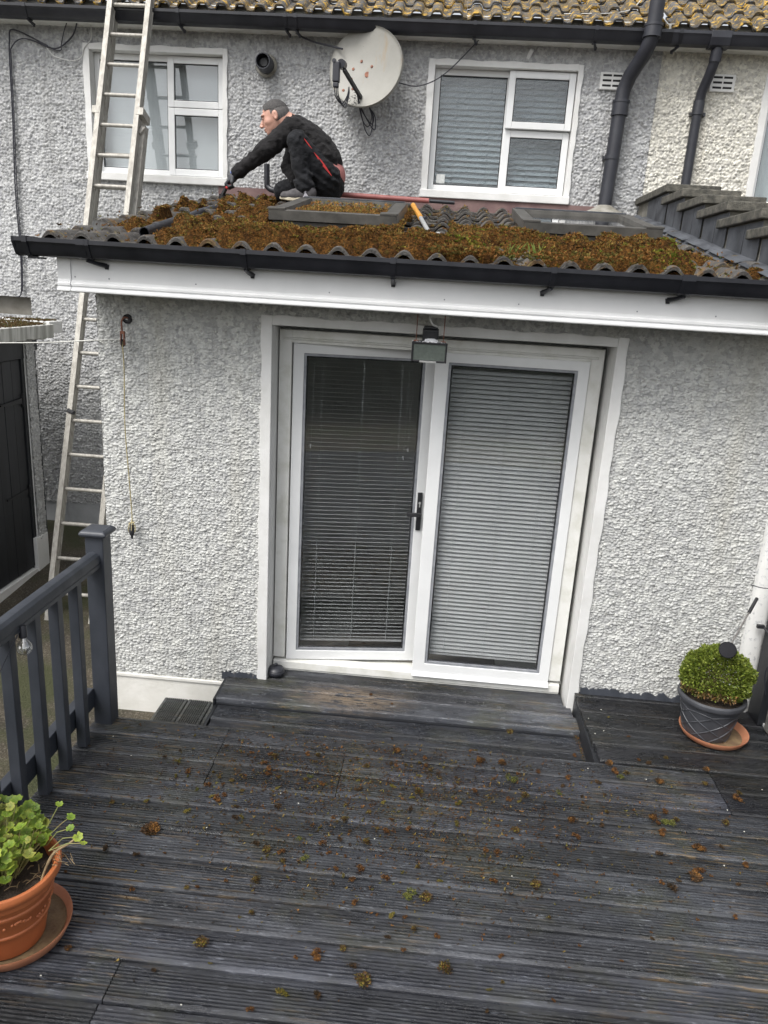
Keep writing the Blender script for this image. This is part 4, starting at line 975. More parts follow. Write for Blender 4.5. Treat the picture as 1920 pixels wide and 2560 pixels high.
# ================================================================== shed on the left
sh = thing('outhouse', 'low outhouse with black plank doors under a mossy concrete slab roof', 'shed', (-3.25, 5.8, -.25))
dash_wall('pier', M['dash_house'], sh, 5.845, 5.975, .0, 1.63, -3.25, .006, .028, .016, [], 31, 1.1, axis='x', sgn=1)
mb = MB(); mb.box(-3.45, -3.252, 5.845, 5.975, -.3, 1.64); mb.box(-3.27, -3.235, 5.80, 5.985, -.3, .03); mb.box(-3.30, -3.243, 4.2, 5.80, -.32, -.235); mb.box(-4.6, -3.30, 4.2, 6.06, 1.0, 1.64); mb.build('masonry', M['white_render'], sh, .006)
MB().box(-4.6, -3.30, 4.2, 6.06, -.35, 1.0).build('interior', M['dark'], sh)
def plank_door(y0, y1, z0, z1, hinge_z, nb, nm, panel=True, dz=.0):
    mb = MB(); w = (y1 - y0) / nb
    for i in range(nb): mb.box(-3.298, -3.272 + .002 * (i % 2), y0 + i * w + .002, y0 + (i + 1) * w - .002, z0, z1)
    d_ = mb.build(nm, M['black_paint'], sh, .003)
    mb = MB()
    for hz in hinge_z:
        mb.add([(-3.262, y1 + .01, hz + .05), (-3.262, y1 + .01, hz - .05), (-3.262, y1 - .02, hz - .05), (-3.262, y1 - .02, hz + .05), (-3.262, y1 - .03, hz + .022), (-3.262, y1 - .03, hz - .022), (-3.262, y1 - .33, hz - .007), (-3.262, y1 - .33, hz + .007)],
               [(0, 1, 2, 3), (4, 5, 6, 7)])
        mb.tube([(-3.258, y1 - .004, hz - .055), (-3.258, y1 - .004, hz + .055)], .008, 8)
    h_ = mb.build('strap_hinge', M['iron'], d_); q = h_.modifiers.new('s', 'SOLIDIFY'); q.thickness = .006
    return d_
d1 = plank_door(4.9, 5.80, -.225, 1.50, (1.18, .44), 7, 'plank_door'); d1['label'] = 'near black plank door with strap hinges'
d2 = plank_door(5.985, 6.055, -.02, 1.55, (), 1, 'plank_door'); d2['label'] = 'narrow black board beside the pebble dashed pier'
mb = MB(); mb.box(-3.30, -3.255, 4.2, 5.845, 1.505, 1.64); mb.box(-3.30, -3.258, 5.802, 5.843, -.22, 1.505); mb.box(-3.30, -3.258, 5.976, 6.06, 1.555, 1.64); mb.build('door_frame', M['black_paint'], sh, .003)
mb = MB(); vs = []; fs = []; n = 46
for i in range(n + 1):
    y = 4.1 + 2.09 * i / n; lo = 1.652 + .006 * math.sin(i * 1.9) + .004 * math.sin(i * .7)
    vs += [(-3.175, y, lo), (-3.172, y, 1.757), (-4.6, y, 1.80), (-4.6, y, 1.66)]
for i in range(n):
    for j in range(4): fs.append((i * 4 + j, i * 4 + (j + 1) % 4, (i + 1) * 4 + (j + 1) % 4, (i + 1) * 4 + j))
fs.append((4 * n, 4 * n + 3, 4 * n + 2, 4 * n + 1)); mb.add(vs, fs)
sm_, t, b = newmat('streaked_white_slab'); v = coords(t, (4, 4, .4))
c = ramp(t, noise(t, 6, 6, v), [(.40, (.60, .60, .57)), (.60, (.34, .34, .31))])
t.links.new(c, b.inputs['Base Color']); b.inputs['Roughness'].default_value = .85
sb = mb.build('roof_slab', sm_, sh, .006)
MB().box(-4.6, -3.215, 6.20, 6.42, 1.68, 1.775).build('roof_slab', M['white_render'], sh, .006)
# moss on the slab
V = []; F = []; Cc = []
def tuft(V, F, Cc, p, s, col, k=6, up=Vector((0, 0, 1))):
    for q in range(k):
        d = Vector((rnd.gauss(0, 1), rnd.gauss(0, 1), abs(rnd.gauss(0, .8)) + .15)).normalized(); e = d.cross(Vector((rnd.random(), rnd.random(), rnd.random()))).normalized()
        L = s * rnd.uniform(.6, 1.2); w = s * .20; b0 = len(V)
        V += [tuple(p - e * w), tuple(p + e * w), tuple(p + d * L + e * w * .5 + Vector((0, 0, -.1 * s))), tuple(p + d * L * .9 - e * w * .6)]
        F.append((b0, b0 + 1, b0 + 2, b0 + 3)); g = rnd.uniform(.65, 1.35); Cc += [(col[0] * g, col[1] * g, col[2] * g)] * 4
MOSS = [(.20, .155, .045), (.13, .115, .035), (.30, .15, .048), (.24, .115, .034), (.30, .19, .06), (.11, .075, .03), (.175, .082, .022), (.215, .105, .028), (.12, .060, .020), (.24, .165, .045), (.155, .13, .030), (.05, .030, .015), (.30, .15, .045), (.08, .045, .02)]
GREEN = [(.15, .17, .025), (.11, .15, .02), (.24, .22, .035)]
for i in range(1500):
    y = rnd.uniform(4.9, 6.2) if rnd.random() < .9 else rnd.uniform(6.2, 6.4); x = -3.2 - abs(rnd.gauss(0, .25)) - (0.05 if y > 6.1 else 0)
    z = 1.757 + (-3.172 - x) * .03 if y < 6.19 else 1.776
    tuft(V, F, Cc, Vector((x, y, z)), .018, rnd.choice([(.10, .06, .03), (.13, .085, .04), (.09, .085, .03)]))
M['moss'] = attrmat('moss', .9, .15, .18)
mm, t, b = newmat('moss_bed'); a = t.nodes.new('ShaderNodeAttribute'); a.attribute_name = 'Col'; v = coords(t)
src = mix(t, 1.0, a.outputs['Color'], ramp(t, noise(t, 95, 5, v, .8), [(.36, (.25, .25, .25)), (.52, (1, 1, 1)), (.70, (3.4, 2.8, 2.0))]), 'MULTIPLY')
src = mix(t, ramp(t, noise(t, 18, 4, v), [(.56, (0, 0, 0)), (.68, (.6, .6, .6))]), src, (.13, .10, .025))
t.links.new(src, b.inputs['Base Color']); b.inputs['Roughness'].default_value = .95; b.inputs['Specular IOR Level'].default_value = .1
bump(t, b, noise(t, 110, 6, v, .8), 1.0, .03); M['moss_bed'] = mm
o = from_np('moss', V, F, M['moss'], sb); setcol(o, Cc)

# ================================================================== moss carpet on the low roof
def roll_h(x):
    t_ = ((x - XR) / .153) % 1 - .5
    return .037 * math.cos(math.pi * t_ / .56) ** .75 if abs(t_) < .28 else -.004
def dens(x, y):
    """how thick the moss lies, 0..1 (front band below the skylights, and the upper left quarter)"""
    n1 = float(vnoise(np.array(x), np.array(y), .33, 2)); n2 = float(vnoise(np.array(x), np.array(y), .12, 5))
    d = 0
    if y < 4.42: d = .95 * min(1, .35 + max(0, (y - 3.70) / .14)) if x > -1.1 else .74
    if x < -1.0 and 4.1 <= y < 6.6: d = max(d, .92 if x > -1.55 else .76)
    if -1.0 <= x < -.28 and 5.5 <= y < 6.4: d = max(d, .55)
    if x >= -.28 and y >= 4.42:
        d = max(0, 1 - (y - 4.42) / .18) * .8
        if x > .35 and x < 1.3 and y < 4.62: d = .8
    if -1.02 < x < -.29 and 4.42 <= y < 5.5: d = .25 if y < 4.5 else 0
    if .40 < x < 1.18 and 4.58 <= y < 5.6: d = 0
    if x > 1.30: d *= (1 if y < 4.5 else 0)
    if -1.36 < x < -.85 and y > 5.55: d *= .3
    if -1.60 < x < -1.43 and y < 4.52: return 0
    if -1.66 < x < -1.52 and 4.5 <= y < 5.4: d *= .35
    if x < -1.1: d -= .10 * (1 if y < 4.9 else 0)
    if x < -1.78: d *= .4
    if -.24 < x < .0 and 3.9 < y < 5.05: d *= .55
    if d > 0: d -= (.16 if x > -1.0 else .24) * max(0, 1 - abs(((x - XR) / .153) % 1 - .5) / .22) * (1 - .6 * n1)
    return d * (.22 + 1.05 * n1) + .42 * (n2 - .5)
V = []; F = []; Cc = []
nx, ny = 340, 290; xs = np.linspace(-1.95, 1.46, nx); ysr = np.linspace(3.69, 6.6, ny)
G = np.zeros((nx, ny)); HH = np.zeros((nx, ny))
X, Y = np.meshgrid(xs, ysr, indexing='ij')
nA = vnoise(X, Y, .02, 7); nB = vnoise(X, Y, .055, 8); nC = vnoise(X, Y, .011, 12); nD = vnoise(X, Y, .16, 19)
for i in range(nx):
    for j in range(ny): G[i, j] = dens(xs[i], ysr[j])
T = np.clip((G - .36) / .46, 0, 1) * np.clip((Y - 3.69) / .045, 0, 1)
rollh = np.array([roll_h(x) for x in xs])[:, None]
Z = zroof(Y) + .030 + np.maximum(rollh * (1 - .55 * T), T * .036) + T * (.010 + .020 * nB + .012 * nA + .008 * nC + .045 * nD) - (1 - T) * .05
Vg = np.stack([X, Y, Z], -1).reshape(-1, 3); idx = np.arange(nx * ny).reshape(nx, ny)
keep = (T[:-1, :-1] > .02) | (T[1:, 1:] > .02)
Fg = np.stack([idx[:-1, :-1], idx[1:, :-1], idx[1:, 1:], idx[:-1, 1:]], -1)[keep]
V = []; F = []; Cc = []
cnt = 0
while cnt < 95000:
    x = rnd.uniform(-1.95, 1.45); y = 3.69 + (rnd.random() ** 1.6) * 2.85; i = min(nx - 1, int((x + 1.95) / 3.41 * nx)); j = min(ny - 1, int((y - 3.69) / 2.91 * ny)); j = max(j, 0)
    cnt += 1
    tt = T[i, j]
    if rnd.random() > tt * 1.15 + .01: continue
    zz = Z[i, j] if tt > .05 else zroof(y) + .03 + roll_h(x) + .012
    gsel = float(vnoise(np.array(x), np.array(y), .14, 31)); col = rnd.choice(GREEN) if gsel > .86 and rnd.random() < .7 or rnd.random() < .04 else rnd.choice(MOSS)
    tuft(V, F, Cc, Vector((x, y, zz - .002)), rnd.uniform(.007, .017), col, 6)
# moss draped over the skylight foot, spilling over the eaves
for q in range(1300):
    x = rnd.uniform(-.90, -.40); y = rnd.uniform(4.56, 5.0) if rnd.random() < .7 else rnd.uniform(4.56, 5.4)
    tuft(V, F, Cc, Vector((x, y, zroof(y) + .035 + .095)), rnd.uniform(.008, .018), rnd.choice(MOSS), 6)
for q in range(420):
    x = rnd.uniform(-.1, .9); tuft(V, F, Cc, Vector((x, 3.685 + rnd.uniform(-.02, .05), 2.375 + rnd.uniform(-.01, .03))), rnd.uniform(.009, .02), rnd.choice(MOSS[:4]), 6)
nb0 = len(Vg); Vall = np.concatenate([Vg, np.array(V, float)]); Fall = np.concatenate([Fg, np.array(F) + nb0]); nfg = len(Fg)
gc = np.zeros((nb0, 3)); pick = (nC.ravel() * .5 + nA.ravel() * .5)
gc[:] = np.array([.085, .041, .013]); gc += (pick[:, None] - .3) * np.array([.14, .075, .02])
mo = from_np('moss_carpet', Vall, Fall, M['moss_bed']); mo.data.materials.append(M['moss']); mo.data.polygons.foreach_set('material_index', np.r_[np.zeros(nfg, np.int32), np.ones(len(Fall) - nfg, np.int32)]); setcol(mo, np.concatenate([np.clip(gc, .01, 1), np.array(Cc)]))
tag(mo, 'thick brown and green moss carpet over the low tiled roof', 'moss', kind='stuff')
# blades of grass at the eaves
M['tuft_grass'] = attrmat('tuft_grass', .6, .3, .3)
for (cx_, n, lb_) in ((.30, 14, 'small tuft of grass sprouting at the roof edge, middle one'), (.40, 16, 'thickest tuft of grass sprouting from the moss at the roof edge'), (.24, 8, 'thin tuft of grass at the roof edge, leftmost of the three')):
    V = []; F = []; Cc = []
    for q in range(n):
        x = cx_ + rnd.gauss(0, .02); a = rnd.uniform(0, 6.28); L = rnd.uniform(.03, .085); le = rnd.uniform(.2, .8) * L; b0 = len(V)
        V += [(x - .0015, 3.70, 2.36), (x + .0015, 3.70, 2.36), (x + math.cos(a) * le * .5 + .001, 3.70 + math.sin(a) * le * .3, 2.36 + L * .7), (x + math.cos(a) * le, 3.70 + math.sin(a) * le * .5, 2.36 + L)]
        F.append((b0, b0 + 1, b0 + 2, b0 + 3)); Cc += [(.15, .20, .04)] * 4
    o = from_np('grass_tuft', V, F, M['tuft_grass']); setcol(o, Cc); tag(o, lb_, 'grass', 'grass tufts at the roof edge')

# ================================================================== things lying on the roof
def hollow_pipe(path, r, name, mat, label, cat, parent=None, n=18):
    mb = MB(); P = [Vector(p) for p in path]; mb.tube(P, r, n, caps=False); mb.tube(P, r * .84, n, caps=False)
    mb.v = mb.v; b_ = len(path) * n
    for k in range(n): mb.f.append((k, (k + 1) % n, b_ + (k + 1) % n, b_ + k)); mb.m.append(0)
    o = mb.build(name, mat, parent, sm=40)
    if label: tag(o, label, cat)
    return o
hollow_pipe([(-1.487, 3.85, 2.392), (-1.53, 4.42, 2.487)], .026, 'pipe_offcut', M['black_plastic'], 'short black pipe with an open end lying on the roof near the left eave', 'pipe')
hollow_pipe([(-1.55, 4.5, 2.485), (-1.60, 5.1, 2.595), (-1.60, 5.78, 2.71)], .024, 'pipe_offcut', M['grey_plastic'], 'long grey pipe half sunk in moss behind the short black one', 'pipe')
hollow_pipe([(-.98, 6.32, 2.88), (-.179, 6.30, 2.865)], .019, 'red_pipe', M['redpipe'], 'faded red tube lying along the top of the low roof', 'pipe')
hollow_pipe([(-.175, 6.31, 2.865), (.02, 6.31, 2.862)], .014, 'black_pipe', M['black_plastic'], 'short black tube poking out of the red one', 'pipe')
el = MB().tube(bez([(-1.547, 6.74, 3.125), (-1.547, 6.74, 3.10), (-1.545, 6.74, 2.99), (-1.54, 6.74, 2.955), (-1.50, 6.73, 2.93), (-1.42, 6.70, 2.92)], 6), .024, 14).build('vent_pipe', M['black_plastic'], None, sm=40)
tag(el, 'black elbow pipe standing against the wall behind the kneeling man', 'pipe')
he = thing('edging_hoe', 'long handled scraper with yellow grip and steel shaft lying on the moss', 'tool', (-.16, 4.5, 2.55))
h0 = Vector((-.283, 6.0, 2.797)); h1 = Vector((-.183, 4.98, 2.625)); h2 = Vector((-.088, 3.97, 2.455))
MB().tube([h0, h0.lerp(h1, .5), h1], [.018, .015, .017], 14).build('grip', M['yellow'], he, sm=40)
MB().tube([h1, h2], [.013, .012], 12).build('shaft', M['steel'], he, sm=40)
mb = MB(); mb.tube([h1 + Vector((.004, 0, .0)), h1 + Vector((.035, -.04, .0))], .010, 8); mb.build('side_knob', M['grey_plastic'], he, sm=40)
mb = MB(); mb.box(-.128, -.042, 3.93, 3.985, 2.447, 2.455); mb.box(-.125, -.108, 3.93, 3.98, 2.4552, 2.472); mb.box(-.065, -.048, 3.93, 3.98, 2.4552, 2.477); mb.build('blade', M['steel'], he, .002)
#__PART2__
CLUMPS =  [(-0.056, 3.28, 4, 1.25, 'big round rusty moss clump below the door handle, back of deck'), (0.342, 3.27, 4, 1.3, None), (0.455, 3.275, 4, 1.35, None), (0.488, 3.149, 5, 1.7, 'round yellow green moss clump below the right door leaf'), (0.061, 2.977, 3, 1.5, None), (0.051, 2.359, 5, 1.5, 'green and brown moss clump left of its rusty twin, centre of deck'), (0.103, 2.349, 3, 1.4, 'rusty moss clump right of its green twin, centre of deck'), (-0.452, 3.017, 5, 0.9, None), (-0.681, 3.084, 0, 1.0, None), (-0.651, 3.045, 0, 1.0, None), (-0.647, 3.001, 0, 0.9, None), (-0.641, 3.145, 3, 1.1, None), (-0.89, 2.88, 0, 1.3, None), (-0.825, 2.793, 0, 1.2, None), (-0.801, 2.822, 0, 1.0, None), (-0.932, 2.84, 5, 0.7, None), (-1.01, 2.959, 0, 1.1, None), (-0.93, 2.694, 1, 0.9, None), (-0.718, 2.686, 2, 1.1, None), (-0.557, 2.782, 2, 0.9, None), (-0.385, 2.968, 0, 0.9, None), (-0.439, 3.186, 3, 1.0, None), (-0.491, 3.188, 0, 0.9, None), (-0.253, 2.745, 3, 1.0, None), (-0.147, 2.622, 3, 1.1, None), (-0.07, 2.696, 0, 1.2, None), (-0.051, 2.431, 0, 1.2, None), (-0.181, 2.406, 0, 0.9, None), (-0.153, 2.465, 0, 1.3, None), (-0.26, 2.621, 2, 1.0, None), (-0.326, 2.589, 0, 1.0, None), (-0.427, 2.596, 5, 0.8, None), (-0.541, 2.512, 3, 1.2, None), (-0.479, 2.514, 0, 1.0, None), (-0.593, 2.546, 2, 1.1, None), (-0.376, 2.492, 5, 1.0, None), (-0.543, 2.351, 3, 1.2, None), (-0.159, 2.294, 0, 0.9, None), (-0.019, 2.251, 1, 0.8, None), (-0.027, 2.153, 2, 0.8, None), (0.177, 2.053, 3, 1.5, 'lone brown and green moss clump low in the middle right of the deck'), (-0.261, 2.045, 0, 1.4, 'bright orange moss clump on the lower deck, left of centre'), (-0.136, 2.02, 2, 1.0, None), (-0.089, 1.96, 3, 1.6, 'brown moss clump by the mossy seam near the bottom of the deck'), (-0.352, 1.892, 1, 1.2, 'olive moss clump near the bottom of the deck, left of a dark one'), (-0.237, 1.898, 2, 1.1, None), (0.529, 2.476, 3, 1.3, None), (0.482, 2.782, 3, 1.0, None), (0.242, 2.928, 1, 1.0, None), (0.316, 3.028, 0, 1.0, None), (0.467, 2.989, 0, 1.0, None), (0.548, 3.029, 3, 1.2, None), (0.229, 2.794, 1, 0.9, None), (0.518, 3.544, 3, 1.2, None), (0.39, 2.641, 0, 1.0, None), (0.346, 2.646, 0, 0.9, None), (0.627, 3.222, 0, 1.0, None), (0.37, 2.478, 0, 0.9, None), (0.156, 2.45, 1, 0.6, None), (0.028, 2.856, 2, 0.9, None), (-0.192, 3.134, 3, 0.9, None), (0.084, 3.185, 0, 0.8, None), (-0.082, 3.181, 2, 0.9, None), (-0.209, 2.966, 2, 0.9, None), (0.708, 3.079, 5, 1.0, None), (1.001, 3.352, 4, 1.1, None), (1.007, 3.289, 0, 1.2, None), (1.019, 3.245, 5, 1.1, None), (1.066, 3.281, 3, 1.0, None), (1.21, 3.231, 4, 1.2, None), (1.481, 3.378, 4, 1.0, None), (1.197, 3.393, 2, 1.1, None), (1.151, 3.406, 0, 0.8, None), (1.427, 3.258, 3, 0.9, None), (1.573, 3.207, 3, 0.9, None), (1.546, 3.165, 0, 1.3, None), (1.429, 2.971, 3, 1.2, None), (1.099, 2.959, 4, 1.3, None), (1.121, 2.928, 0, 0.9, None), (1.168, 2.927, 5, 1.6, None), (1.172, 3.013, 0, 1.0, None), (1.211, 2.963, 3, 0.9, None), (1.121, 2.867, 0, 1.3, None), (0.727, 2.889, 4, 1.2, None), (0.74, 2.786, 0, 1.1, None), (0.863, 2.881, 2, 1.0, None), (0.766, 3.2, 0, 1.0, None), (0.733, 3.136, 2, 0.9, None), (0.91, 3.186, 2, 1.1, None), (0.81, 3.066, 2, 0.7, None), (1.257, 2.781, 4, 1.2, None), (1.242, 2.8, 0, 0.9, None), (1.193, 2.615, 4, 1.6, None), (1.211, 2.653, 0, 1.2, None), (1.067, 2.541, 2, 1.5, None), (1.418, 2.715, 0, 1.0, None), (1.358, 2.813, 2, 0.8, None), (1.113, 2.586, 2, 0.7, None), (1.076, 2.733, 2, 1.1, None), (1.35, 2.6, 2, 0.8, None), (-1.015, 2.555, 4, 2.3, 'largest dark rusty moss clump lying by itself near the left of the deck'), (-1.167, 2.43, 2, 1.1, None), (-1.048, 2.42, 2, 0.7, None), (-1.122, 2.733, 1, 0.7, None), (-0.984, 2.241, 0, 0.8, None), (-0.662, 2.037, 3, 1.5, 'pale dry clump on the left of the lower deck'), (-1.093, 1.963, 0, 0.9, None)]
CHIPS =  [(0.414, 4.009, -0.098, 0.9), (0.967, 3.771, 0.002, 1.0), (1.057, 3.879, 0.002, 1.0), (1.027, 3.658, 0.002, 1.0), (0.976, 3.623, 0.002, 1.0), (0.984, 4.048, 0.002, 1.0), (0.826, 3.977, -0.128, 0.9), (1.701, 3.263, 0.002, 1.0), (1.496, 2.936, 0.002, 1.0), (0.444, 2.52, 0.002, 1.0), (-0.468, 2.826, 0.002, 1.0), (0.507, 2.858, 0.002, 1.0), (-0.652, 1.813, 0.002, 1.0), (-0.114, 2.651, 0.002, 1.0), (0.88, 3.299, 0.002, 1.0), (-0.558, 2.882, 0.002, 1.0), (-1.46, 3.184, 0.002, 1.0), (-1.313, 3.046, 0.002, 1.0), (-0.815, 2.614, 0.002, 1.0), (-1.131, 1.856, 0.002, 1.0), (1.33, 2.705, 0.002, 1.0), (1.473, 3.078, 0.002, 1.0), (1.151, 3.256, 0.002, 1.0)]
# ================================================================== the man on the roof
def smin(a, b, k):
    h = np.clip(.5 + .5 * (b - a) / k, 0, 1); return b * (1 - h) + a * h - k * h * (1 - h)
class SDF:
    def __init__(s, lo, hi, h):
        s.lo = np.array(lo, float); s.h = h; n = np.ceil((np.array(hi) - s.lo) / h).astype(int) + 1
        s.X, s.Y, s.Z = np.meshgrid(*[s.lo[i] + h * np.arange(n[i]) for i in range(3)], indexing='ij'); s.F = np.full(s.X.shape, 9.0)
    def cap(s, a, b, ra, rb, k=.02, ys=1.0):
        a = np.array(a, float); b = np.array(b, float); P = [s.X - a[0], (s.Y - a[1]) / ys, s.Z - a[2]]; d = b - a; d = np.array([d[0], d[1] / ys, d[2]])
        t = np.clip((P[0] * d[0] + P[1] * d[1] + P[2] * d[2]) / max(1e-9, d @ d), 0, 1)
        D = np.sqrt((P[0] - d[0] * t) ** 2 + (P[1] - d[1] * t) ** 2 + (P[2] - d[2] * t) ** 2) - (ra + (rb - ra) * t)
        s.F = smin(s.F, D, k); return s
    def ell(s, c, r, ax=None, k=.02, sub=False):
        P = np.stack([s.X - c[0], s.Y - c[1], s.Z - c[2]], -1); ax = np.eye(3) if ax is None else np.array(ax, float)
        Q = P @ ax.T; r = np.array(r, float); q = np.sqrt(((Q / r) ** 2).sum(-1)); D = (q - 1) * r.min() if False else q * (q - 1) / np.maximum(1e-6, np.sqrt(((Q / r ** 2) ** 2).sum(-1)))
        if sub: s.F = -smin(-s.F, D, k)
        else: s.F = smin(s.F, D, k)
        return s
    def clip(s, n, d):
        """keep the side where n.p < d"""
        s.F = np.maximum(s.F, s.X * n[0] + s.Y * n[1] + s.Z * n[2] - d); return s
    def mesh(s, name, mat, parent, it=1):
        F = s.F; inside = F < 0; nx, ny, nz = F.shape
        acc = np.zeros((nx - 1, ny - 1, nz - 1, 3)); cnt = np.zeros((nx - 1, ny - 1, nz - 1))
        I, J, K = np.meshgrid(np.arange(nx - 1), np.arange(ny - 1), np.arange(nz - 1), indexing='ij')
        cs = [(0, 0, 0), (1, 0, 0), (0, 1, 0), (1, 1, 0), (0, 0, 1), (1, 0, 1), (0, 1, 1), (1, 1, 1)]
        g = lambda c: F[c[0]:nx - 1 + c[0], c[1]:ny - 1 + c[1], c[2]:nz - 1 + c[2]]
        for a in range(8):
            for b in range(a + 1, 8):
                if sum(abs(cs[a][i] - cs[b][i]) for i in range(3)) != 1: continue
                fa, fb = g(cs[a]), g(cs[b]); m = (fa < 0) != (fb < 0); t = np.where(m, fa / np.where(m, fa - fb, 1), 0)
                for i in range(3): acc[..., i] += np.where(m, cs[a][i] + (cs[b][i] - cs[a][i]) * t, 0)
                cnt += m
        on = cnt > 0; vid = -np.ones(on.shape, int); vid[on] = np.arange(on.sum())
        V = (np.stack([I, J, K], -1)[on] + acc[on] / cnt[on][:, None]) * s.h + s.lo
        Fs = []
        for ax in range(3):
            sl0 = [slice(1, -1)] * 3; sl1 = [slice(1, -1)] * 3; sl0[ax] = slice(0, -1); sl1[ax] = slice(1, None)
            A = inside[tuple(sl0)]; B = inside[tuple(sl1)]; w = np.argwhere(A != B)
            if not len(w): continue
            off = np.array([1, 1, 1]); off[ax] = 0; w2 = w + off; flip = A[tuple(w.T)]
            u, v = [i for i in range(3) if i != ax]; eu = np.eye(3, dtype=int)[u]; ev = np.eye(3, dtype=int)[v]
            q = [vid[tuple((w2 - eu - ev).T)], vid[tuple((w2 - ev).T)], vid[tuple(w2.T)], vid[tuple((w2 - eu).T)]]
            q = np.stack(q, -1); par_ = flip ^ (ax == 1); q[~par_] = q[~par_][:, ::-1]; Fs.append(q)
        return from_np(name, V, np.concatenate(Fs), mat, parent, sm=True)
pn = thing('person', 'man in black fleece and work trousers squatting on the roof, scraping moss', 'person', (-1.05, 6.1, 2.78))
O = np.array([-1.349, 6.13, 3.367]); f_ = np.array([-.953, -.06, -.29]); f_ /= np.linalg.norm(f_); u_ = np.array([-.29, 0, .957]); s_ = np.cross(u_, f_); s_ /= np.linalg.norm(s_); u_ = np.cross(f_, s_); u_ /= np.linalg.norm(u_)
if s_[1] > 0: s_ = -s_          # s_ points towards the camera side
AX = np.array([f_, u_, s_]); L = lambda a, b_, c_=0: O + f_ * a + u_ * b_ + s_ * c_
hd_ = SDF(O - .17, O + .17, .0036)
hd_.ell(L(-.008, .018), (.098, .093, .078), AX).ell(L(.032, -.045), (.066, .078, .060), AX, .03).ell(L(.066, -.098), (.024, .020, .026), AX, .022)
hd_.cap(L(.092, .004), L(.120, -.040), .008, .0125, .012).ell(L(.113, -.045, .0), (.010, .008, .018), AX, .008)
hd_.ell(L(.086, .020, .030), (.016, .009, .026), AX, .010).ell(L(.086, .020, -.030), (.016, .009, .026), AX, .010)
hd_.ell(L(.098, .002, .030), (.014, .010, .014), AX, .012, True).ell(L(.098, .002, -.030), (.014, .010, .014), AX, .012, True)
hd_.ell(L(.086, .001, .029), (.011, .010, .012), AX, .003).ell(L(.086, .001, -.029), (.011, .010, .012), AX, .003)
hd_.ell(L(.098, -.068), (.010, .006, .022), AX, .006).ell(L(.094, -.080), (.010, .0065, .018), AX, .006)
hd_.ell(L(.104, -.0745), (.008, .002, .016), AX, .003, True)
hd_.ell(L(.052, -.030, .046), (.026, .020, .018), AX, .02)
hd_.ell(L(-.010, -.008, .079), (.017, .032, .009), AX, .006).ell(L(-.006, -.008, .088), (.009, .019, .006), AX, .004, True)
hd_.ell(L(-.010, -.008, -.079), (.017, .032, .009), AX, .006)
hd_.cap(L(-.045, -.055), (-1.235, 6.145, 3.335), .056, .062, .035)
body = hd_.mesh('body', M['skin'], pn)
ha = SDF(O - .16, O + .16, .0038)
ha.ell(L(-.007, .020), (.1015, .096, .0805), AX); ha.cap(L(.055, .082, .01), L(.076, .070, .0), .012, .010, .02); hn = f_ * .86 - u_ * .50; ha.F = np.maximum(ha.F, ha.X * hn[0] + ha.Y * hn[1] + ha.Z * hn[2] - float(hn @ L(.052, .036)) + .016 * (vnoise(ha.Y * 1.0, ha.Z * 1.0, .007, 4) - .5))
ha.F = np.maximum(ha.F, (-(ha.X*u_[0]+ha.Y*u_[1]+ha.Z*u_[2]) + float(u_ @ L(0, .036))) + .016 * (vnoise(ha.X * 1.0, ha.Z * 1.0, .007, 3) - .5))
ha.mesh('hair', M['hair'], pn)
ha = SDF(O - .16, O + .16, .0038)
ha.ell(L(-.010, .012), (.101, .096, .0805), AX).cap(L(-.060, -.03), L(-.066, -.062), .046, .044, .02)
nn = f_ * .98 - u_ * .20; ha.clip(nn, float(nn @ L(.020, .0))); ha.clip(u_, float(u_ @ L(0, .046))); ha.clip(-u_, float(-u_ @ L(0, -.075)))
ha.ell(L(-.004, -.012, .085), (.026, .036, .03), AX, .004, True)
ha.mesh('hair_shaved_sides', M['hair_short'], pn)
mb = MB()
for sg in (1, -1): mb.lathe([(0, .0022), (.0035, .0015), (.0045, 0)], tuple(L(.0975, .001, .030 * sg)), 10, axis=tuple(f_))
mb.build('eye', M['iron'], pn)
mb = MB(); mb.obox(L(.101, .018, .012), L(.092, .021, .050), .010, .006, up=tuple(u_)); mb.build('eyebrow', M['hair'], pn)
# fleece
def fold(s, amp, sc, sd):
    n1 = 1 - np.abs(2 * vnoise(s.X * 1.5 + s.Y * .5 + 7, s.Z * 1.5 + s.X * .9 + 3, sc, sd) - 1); n2 = 1 - np.abs(2 * vnoise(s.X + s.Y, s.Z * 1.6 - s.X * .9 + 9, sc * .5, sd + 4) - 1)
    s.F = s.F - amp * (n1 + .5 * n2 - .75); return s
fl_ = SDF((-1.72, 5.80, 2.80), (-.72, 6.50, 3.50), .0085)
for a, b_, ra, rb in (((-1.19, 6.15, 3.270), (-1.125, 6.15, 3.225), .090, .120), ((-1.125, 6.15, 3.225), (-1.035, 6.16, 3.150), .120, .124), ((-1.035, 6.16, 3.150), (-.965, 6.16, 3.085), .124, .118)): fl_.cap(a, b_, ra, rb, .04, 1.40)
fl_.cap((-1.245, 6.14, 3.335), (-1.19, 6.15, 3.30), .068, .085, .03, 1.1)          # collar
fl_.cap((-1.20, 6.02, 3.275), (-1.385, 5.96, 3.105), .078, .060, .035).cap((-1.385, 5.96, 3.105), (-1.585, 5.985, 2.965), .058, .042, .03)
fl_.cap((-1.20, 6.30, 3.275), (-1.27, 6.33, 3.06), .080, .064, .035).cap((-1.27, 6.33, 3.06), (-1.20, 6.22, 2.945), .062, .045, .03)
fl_.cap((-1.575, 5.985, 2.972), (-1.592, 5.986, 2.958), .050, .049, .006)
fold(fl_, .012, .07, 3)
fl_.ell(O, (.094, .088, .082), AX, .006, True).ell((-1.262, 6.14, 3.372), (.055, .070, .045), None, .01, True)
